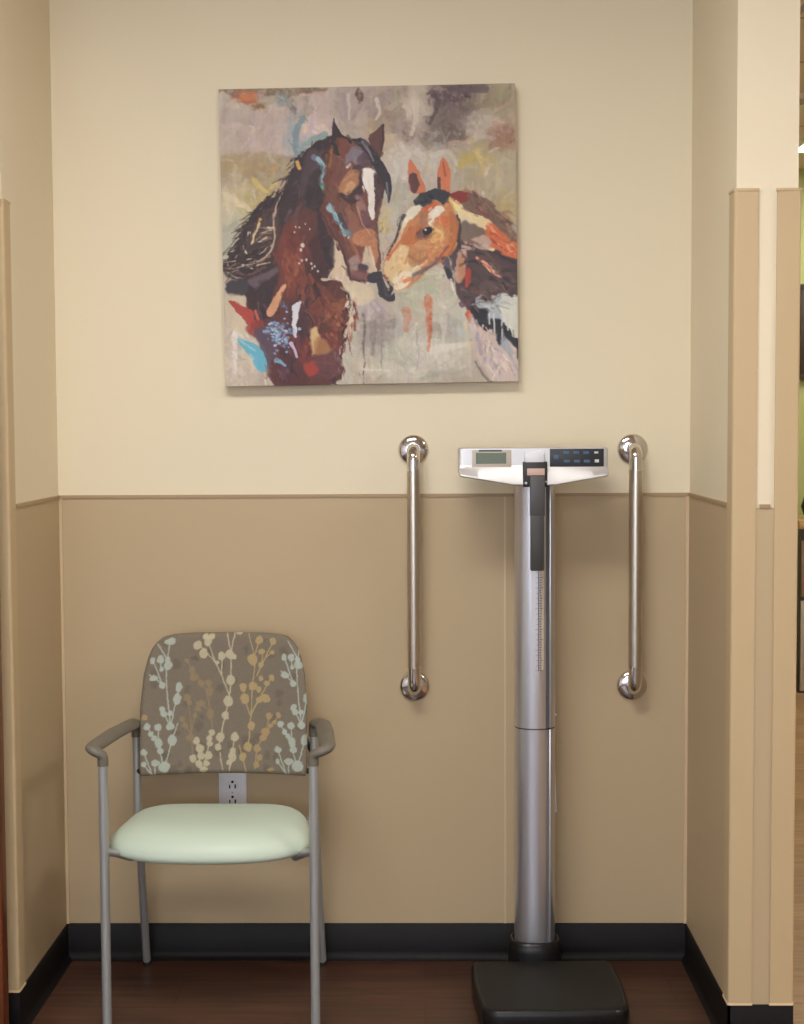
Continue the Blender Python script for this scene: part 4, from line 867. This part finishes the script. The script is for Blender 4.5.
def build_chair():
    t = thing('guest_chair', 'metal-framed armchair with mint green seat and berry-branch patterned fabric back', 'chair', (-.45, -.25, 0))
    YF, YB, YFOOT = -.475, -.15, -.045
    fl, fr = at(105.2, 900, YF), at(314.6, 900, YF)
    bl, br = at(137.5, 800, YB), at(314.5, 800, YB)
    ftl, ftr = at(147, 957, YFOOT), at(322.5, 960, YFOOT)
    rl = .0107
    zs, zbs = at(104, 764, YF).z, at(137, 734, YB).z
    print('chair', fl, fr, bl, br, ftl, ftr, zs, zbs)
    xmid = (fl.x + fr.x) / 2
    for side, f, b, ft in ((-1, fl, bl, ftl), (1, fr, br, ftr)):
        bm = bmesh.new(); bm_tube(bm, [(f.x, YF, .006), (f.x, YF, zs)], rl, 24); lg = obj('front_leg', bm, M['silver'], t, ang=60)
        bm = bmesh.new(); bm_lathe(bm, [(.010, 0), (.0115, .003), (.0115, .012), (.0108, .014)], (f.x, YF, 0), (0, 0, 1), 20); obj('foot_glide', bm, M['plastic_dark'], lg)
        bm = bmesh.new(); bm_tube(bm, fillet([(ft.x, YFOOT, .006), (b.x, YB, .43), (b.x, YB, zbs)], .12, 12), .010, 24); lg = obj('back_leg', bm, M['silver'], t, ang=60)
        bm = bmesh.new(); bm_lathe(bm, [(.0095, 0), (.011, .003), (.011, .012), (.0102, .014)], (ft.x, YFOOT, 0), (0, 0, 1), 20); obj('foot_glide', bm, M['plastic_dark'], lg)
        # arm: a flattened urethane loop from the top of the front leg, out and back to the rear post
        xo_f = at(90.5, 747, YF - .01).x if side < 0 else at(326.8, 750, YF - .01).x
        za = at(100, 740, YF).z
        za = .652
        xo_b = at(131, 724, YB - .05).x if side < 0 else at(322.5, 724, YB - .05).x
        print('arm', side, xo_f, xo_b, f.x, b.x)
        P = [(f.x, YF, zs - .004), (f.x, YF, za - .012), (xo_f, YF - .006, za), (xo_f, YF + .03, za), ((xo_f + xo_b) / 2 , (YF + YB) / 2, za + .003), (xo_b, YB - .045, za), (b.x, YB, za - .002), (b.x, YB, zbs - .006)]
        pts = fillet(P, [.016, .014, .018, .1, .045, .03], 8)
        flat = []
        for q in pts:
            # wide and thin along the pad, round where it meets the tubes
            w = max(0, min(1, (q.z - (za - .02)) / .018))
            mid = max(0, 1 - abs((q.y - (YF + YB) / 2 + .0) / .19) ** 4)
            flat.append((.0122 - .002 * w, .0122 + .0075 * mid * w))
        bm = bmesh.new(); bm_tube(bm, pts, 0, 20, flat=flat, up=(1, 0, 0) if True else None)
        # the sweep starts upright: its first axis follows the pad's thickness after the bends
        obj('armrest', bm, M['armgrey'], t, ang=60)
        # seat side rail
        bm = bmesh.new()
        zr = .419
        bm_tube(bm, fillet([(f.x, YF, zr), (f.x - side * .022, YF + .022, zr - .010), (f.x - side * .05, YF + .07, zr - .034), (b.x - side * .03, YB - .05, zr - .034), (b.x, YB, zr)], .03, 6), .0095, 16)
        obj('seat_rail', bm, M['silver'], t, ang=60)
    # seat cushion
    ZS = .460; yb_, yf_ = -.165, -.468
    cy = (yb_ + yf_) / 2; hb = (yb_ - yf_) / 2
    cxs = (at(112, 841, YF + .02).x + at(308.5, 841, YF + .02).x) / 2; hw = (at(308.5, 841, YF + .02).x - at(112, 841, YF + .02).x) / 2
    bm = bmesh.new(); n = 96; rings = []
    lev = [(.02, .004), (.25, .004), (.5, .003), (.68, .0005), (.79, -.004), (.87, -.010), (.93, -.018), (.97, -.027), (.993, -.036), (1, -.044), (.99, -.051), (.96, -.056), (.9, -.059), (.6, -.060), (.02, -.060)]
    for s, dz in lev:
        ring = []
        for k in range(n):
            a = 2 * PI * k / n; c, q = math.cos(a), math.sin(a); e = 4.4 if q > 0 else 4.6
            x = math.copysign(abs(c) ** (2 / e), c); y = math.copysign(abs(q) ** (2 / e), q)
            front = max(0, -y)
            xx = x * s * hw * (1.10 - .09 * (y * s + 1))
            yy = cy + y * s * (hb - .008) + .008 - front * s * .050 * (1 - x * x)
            z = ZS + dz - .012 * max(0, -y * s) ** 3 + .006 * (x * s) ** 2 * max(0, y * s)
            ring.append(bm.verts.new((cxs - .0095 + xx, yy, z)))
        rings.append(ring)
    for A, B in zip(rings, rings[1:]):
        for k in range(n): bm.faces.new((A[k], A[(k + 1) % n], B[(k + 1) % n], B[k]))
    bm.faces.new(rings[0][::-1]); bm.faces.new(rings[-1])
    obj('seat', bm, M['seatvinyl'], t, ang=80)
    # back rest: curved padded panel
    YP0, YP1 = YB - .012, YB + .055
    zb = at(225, 773, YP0).z; zt = at(225, 632, YP1).z
    cxp = (at(141.5, 710, YB).x + at(308, 710, YB).x) / 2; hwp = (at(308.3, 710, YB).x - at(141.3, 710, YB).x) / 2
    print('back', zb, zt, hwp, cxp)
    tt = np.array([0, .03, .1, .5, .72, .84, .91, .955, .985, 1.]); ww = np.array([.975, .99, 1., .995, .965, .92, .875, .82, .76, .70])
    n, mm = 190, 220
    v, u = np.meshgrid(np.linspace(0, 1, n), np.linspace(-1, 1, mm), indexing='ij')
    w = np.interp(v, tt, ww)
    x = u * w * hwp
    z = zb + v * (zt - zb) - .006 * np.abs(u) ** 6 * v ** 3
    base_y = YP0 + (YP1 - YP0) * v ** 1.15 - .034 * (x / hwp) ** 2
    edge = np.minimum(1 - np.abs(u), np.minimum(v, 1 - v) * 1.7)
    puff = np.clip(edge / .075, 0, 1); puff = np.sqrt(1 - (1 - puff) ** 2)
    yf = base_y - .014 * puff
    ybk = base_y + .020 * puff
    F = np.stack([cxp + x, yf, z], -1); Bk = np.stack([cxp + x, ybk, z], -1)
    # sketch coordinates of the pattern
    sx = 402 + (x / hwp) * 355; sy = 655 - v * 610
    C = to_lin(paint_fabric().sample(sx, sy))
    nF = n * mm
    fa = quad_faces(n, mm); fb = [q[::-1] for q in quad_faces(n, mm, nF)]
    rim = np.concatenate([np.arange(mm), np.arange(1, n) * mm + mm - 1, (n - 1) * mm + np.arange(mm - 2, -1, -1), np.arange(n - 2, 0, -1) * mm]).tolist()
    R = len(rim)
    fr_ = [[rim[k], rim[(k + 1) % R], nF + rim[(k + 1) % R], nF + rim[k]] for k in range(R)]
    V = np.concatenate([F.reshape(-1, 3), Bk.reshape(-1, 3)]); CC = np.concatenate([C.reshape(-1, 3), np.tile(to_lin(np.array([[118., 102, 88]])), (nF, 1))])
    V = V - np.array(t.location)
    me = grid_mesh('backrest', V, CC, fa + fb + fr_, M['fabric'])
    me.polygons.foreach_set('use_smooth', [True] * len(me.polygons))
    b2 = bmesh.new(); b2.from_mesh(me); bmesh.ops.recalc_face_normals(b2, faces=b2.faces[:]); b2.to_mesh(me); b2.free()
    o = bpy.data.objects.new('backrest', me); COL.objects.link(o); o.parent = t
    # brackets joining the panel to the posts
    for side, b in ((-1, bl), (1, br)):
        z = zb + .006
        bm = bmesh.new(); bm_tube(bm, fillet([(b.x, YB, z), (b.x - side * .012, YB - .01, z - .003), (b.x - side * .05, YB - .006, z + .01)], .01, 5), .007, 14); obj('back_bracket', bm, M['plastic_dark'], t)
        bm = bmesh.new(); bm_tube(bm, fillet([(b.x, YB, zbs - .05), (b.x - side * .02, YB + .03, zbs - .03), (b.x - side * .04, YB + .02, zbs + .03)], .01, 5), .007, 14); obj('back_bracket', bm, M['plastic_dark'], t)
build_chair()

# ------------------------------------------------------------------ the room beyond
def beyond():
    # framed picture on the green wall
    a, b = at(800.8, 284, Y1 - .03), at(800.8, 380, Y1 - .03)
    x0, x1, z1, z0 = a.x, a.x + .62, a.z, b.z
    t = thing('framed_picture', 'framed dark landscape picture on the green wall at the right edge', 'picture', (x0, Y1, z0))
    bm = bmesh.new(); f = .03
    for q in ((x0, x1, z0, z0 + f), (x0, x1, z1 - f, z1), (x0, x0 + f, z0 + f, z1 - f), (x1 - f, x1, z0 + f, z1 - f)): bm_box(bm, q[0], q[1], Y1 - .03, Y1 - .001, q[2], q[3], bev=.003)
    obj('frame', bm, M['artdark'], t)
    bx('print', M['artdark'], x0 + f, x1 - f, Y1 - .018, Y1 - .005, z0 + f, z0 + (z1 - z0) * .68, parent=t, smooth=False)
    bx('print_sky', M['artmat'], x0 + f, x1 - f, Y1 - .018, Y1 - .005, z0 + (z1 - z0) * .68, z1 - f, parent=t, smooth=False)
    # sideboard under it
    yf = 3.8; xl = at(800.5, 600, yf).x; w = 1.1
    Zs = lambda y: at(802, y, yf).z
    t = thing('sideboard', 'low sideboard with wooden top standing below the framed picture', 'cabinet', (xl + w / 2, 4.0, 0))
    z_t1, z_t0, z_p0, z_l = Zs(520), Zs(529), Zs(597), Zs(691)
    bx('worktop', M['oakedge'], xl - .015, xl + w + .015, yf - .02, Y1 - .025, z_t0, z_t1, parent=t, bev=.004)
    bx('carcass', M['rodgrey'], xl, xl + w, yf + .02, Y1 - .03, 0, z_t0, parent=t, smooth=False)
    for k in range(2):
        a = xl + .004 + k * w / 2; e = a + w / 2 - .008
        d = bx('drawer', M['taupe'], a, e, yf, yf + .02, z_p0, Zs(541), parent=t, bev=.002)
        bx('drawer_pull', M['satin'], (a + e) / 2 - .05, (a + e) / 2 + .05, yf - .02, yf, (z_p0 + Zs(541)) / 2 - .006, (z_p0 + Zs(541)) / 2 + .006, parent=d, bev=.003)
        d = bx('cabinet_door', M['greylam'], a, e, yf, yf + .02, z_l, Zs(601), parent=t, bev=.002)
        bx('door_pull', M['satin'], (e - .04) if k == 0 else (a + .03), (e - .03) if k == 0 else (a + .04), yf - .02, yf, z_l + .25, z_l + .37, parent=d, bev=.003)
    # dark vase on the sideboard
    c = at(806, 520, 3.95)
    bm = bmesh.new(); z = z_t1
    bm_lathe(bm, [(.045, 0), (.06, .01), (.075, .06), (.06, .11), (.035, .14), (.04, .16), (.034, .158), (.03, .14), (.02, .02)], (c.x + .05, 3.95, z), (0, 0, 1), 32)
    tag(obj('vase', bm, M['blackgloss']), 'small dark vase standing on the sideboard under the framed picture', 'vase')
    # ceiling light, sprinkler
    n = atz(804, 138.5, CEIL - .006); fy = atz(802, 152.3, CEIL - .006).y
    ceil_light(n.x, n.x + 1.22, fy - .62, fy, 'farlamp', 'bright ceiling light in the oak-floored room at the right edge')
    s = atz(802, 101, CEIL - .02)
    t = thing('sprinkler_head', 'small round sprinkler head on the ceiling at the right edge', 'sprinkler', (s.x, s.y, CEIL))
    bm = bmesh.new(); bm_lathe(bm, [(.05, 0), (.05, .004), (.03, .012), (.02, .012)], (s.x, s.y, CEIL), (0, 0, -1), 28); obj('escutcheon', bm, M['fixture'], t)
    bm = bmesh.new(); bm_lathe(bm, [(.012, .012), (.012, .035), (.022, .036), (.022, .04)], (s.x, s.y, CEIL), (0, 0, -1), 20); obj('deflector', bm, M['satin'], t)

def ceil_light(x0, x1, y0, y1, m, label):
    t = thing('ceiling_light', label, 'ceiling light', ((x0 + x1) / 2, (y0 + y1) / 2, CEIL), 'recessed ceiling lights')
    f = .03; bm = bmesh.new(); z = CEIL
    for q in ((x0, x1, y0, y0 + f), (x0, x1, y1 - f, y1), (x0, x0 + f, y0 + f, y1 - f), (x1 - f, x1, y0 + f, y1 - f)): bm_box(bm, *q, z - .012, z - .0005)
    obj('frame', bm, M['fixture'], t, smooth=False)
    bx('diffuser', M[m], x0 + f, x1 - f, y0 + f, y1 - f, z - .007, z - .001, parent=t, smooth=False)
beyond()
#LIGHTS
ceil_light(-.95, .27, -2.05, -1.45, 'lamp', 'ceiling light of the hall in front of the alcove')
ceil_light(1.9, 3.1, -2.05, -1.45, 'lamp', 'ceiling light of the hall to the right of the alcove')
ceil_light(-.95, .27, -5.2, -4.6, 'lamp', 'ceiling light of the hall behind the viewer')
# glowing panes added on the hall's unseen rear wall as frontal fill light
wn = struct(bx('fill_panel_1', M['fixture'], -2.3, .9, Y0 + .001, Y0 + .03, .7, 2.45, smooth=False))
for k in range(3):
    a = -2.3 + .05 + k * 1.05
    child_box('fill_pane', M['fill_glow'], wn, a, a + 1.0, Y0 + .03, Y0 + .034, .75, 2.4)
ceil_light(2.6, 3.8, .2, .8, 'farlamp', 'ceiling light in the middle of the oak-floored room')

w = bpy.data.worlds.new('world'); SC.world = w; w.use_nodes = True
w.node_tree.nodes['Background'].inputs['Color'].default_value = (.02, .02, .02, 1)
SC.view_settings.view_transform = 'Standard'; SC.view_settings.look = 'None'
SC.view_settings.gamma = 1; SC.view_settings.use_curve_mapping = False
SC.view_settings.exposure = 1.16
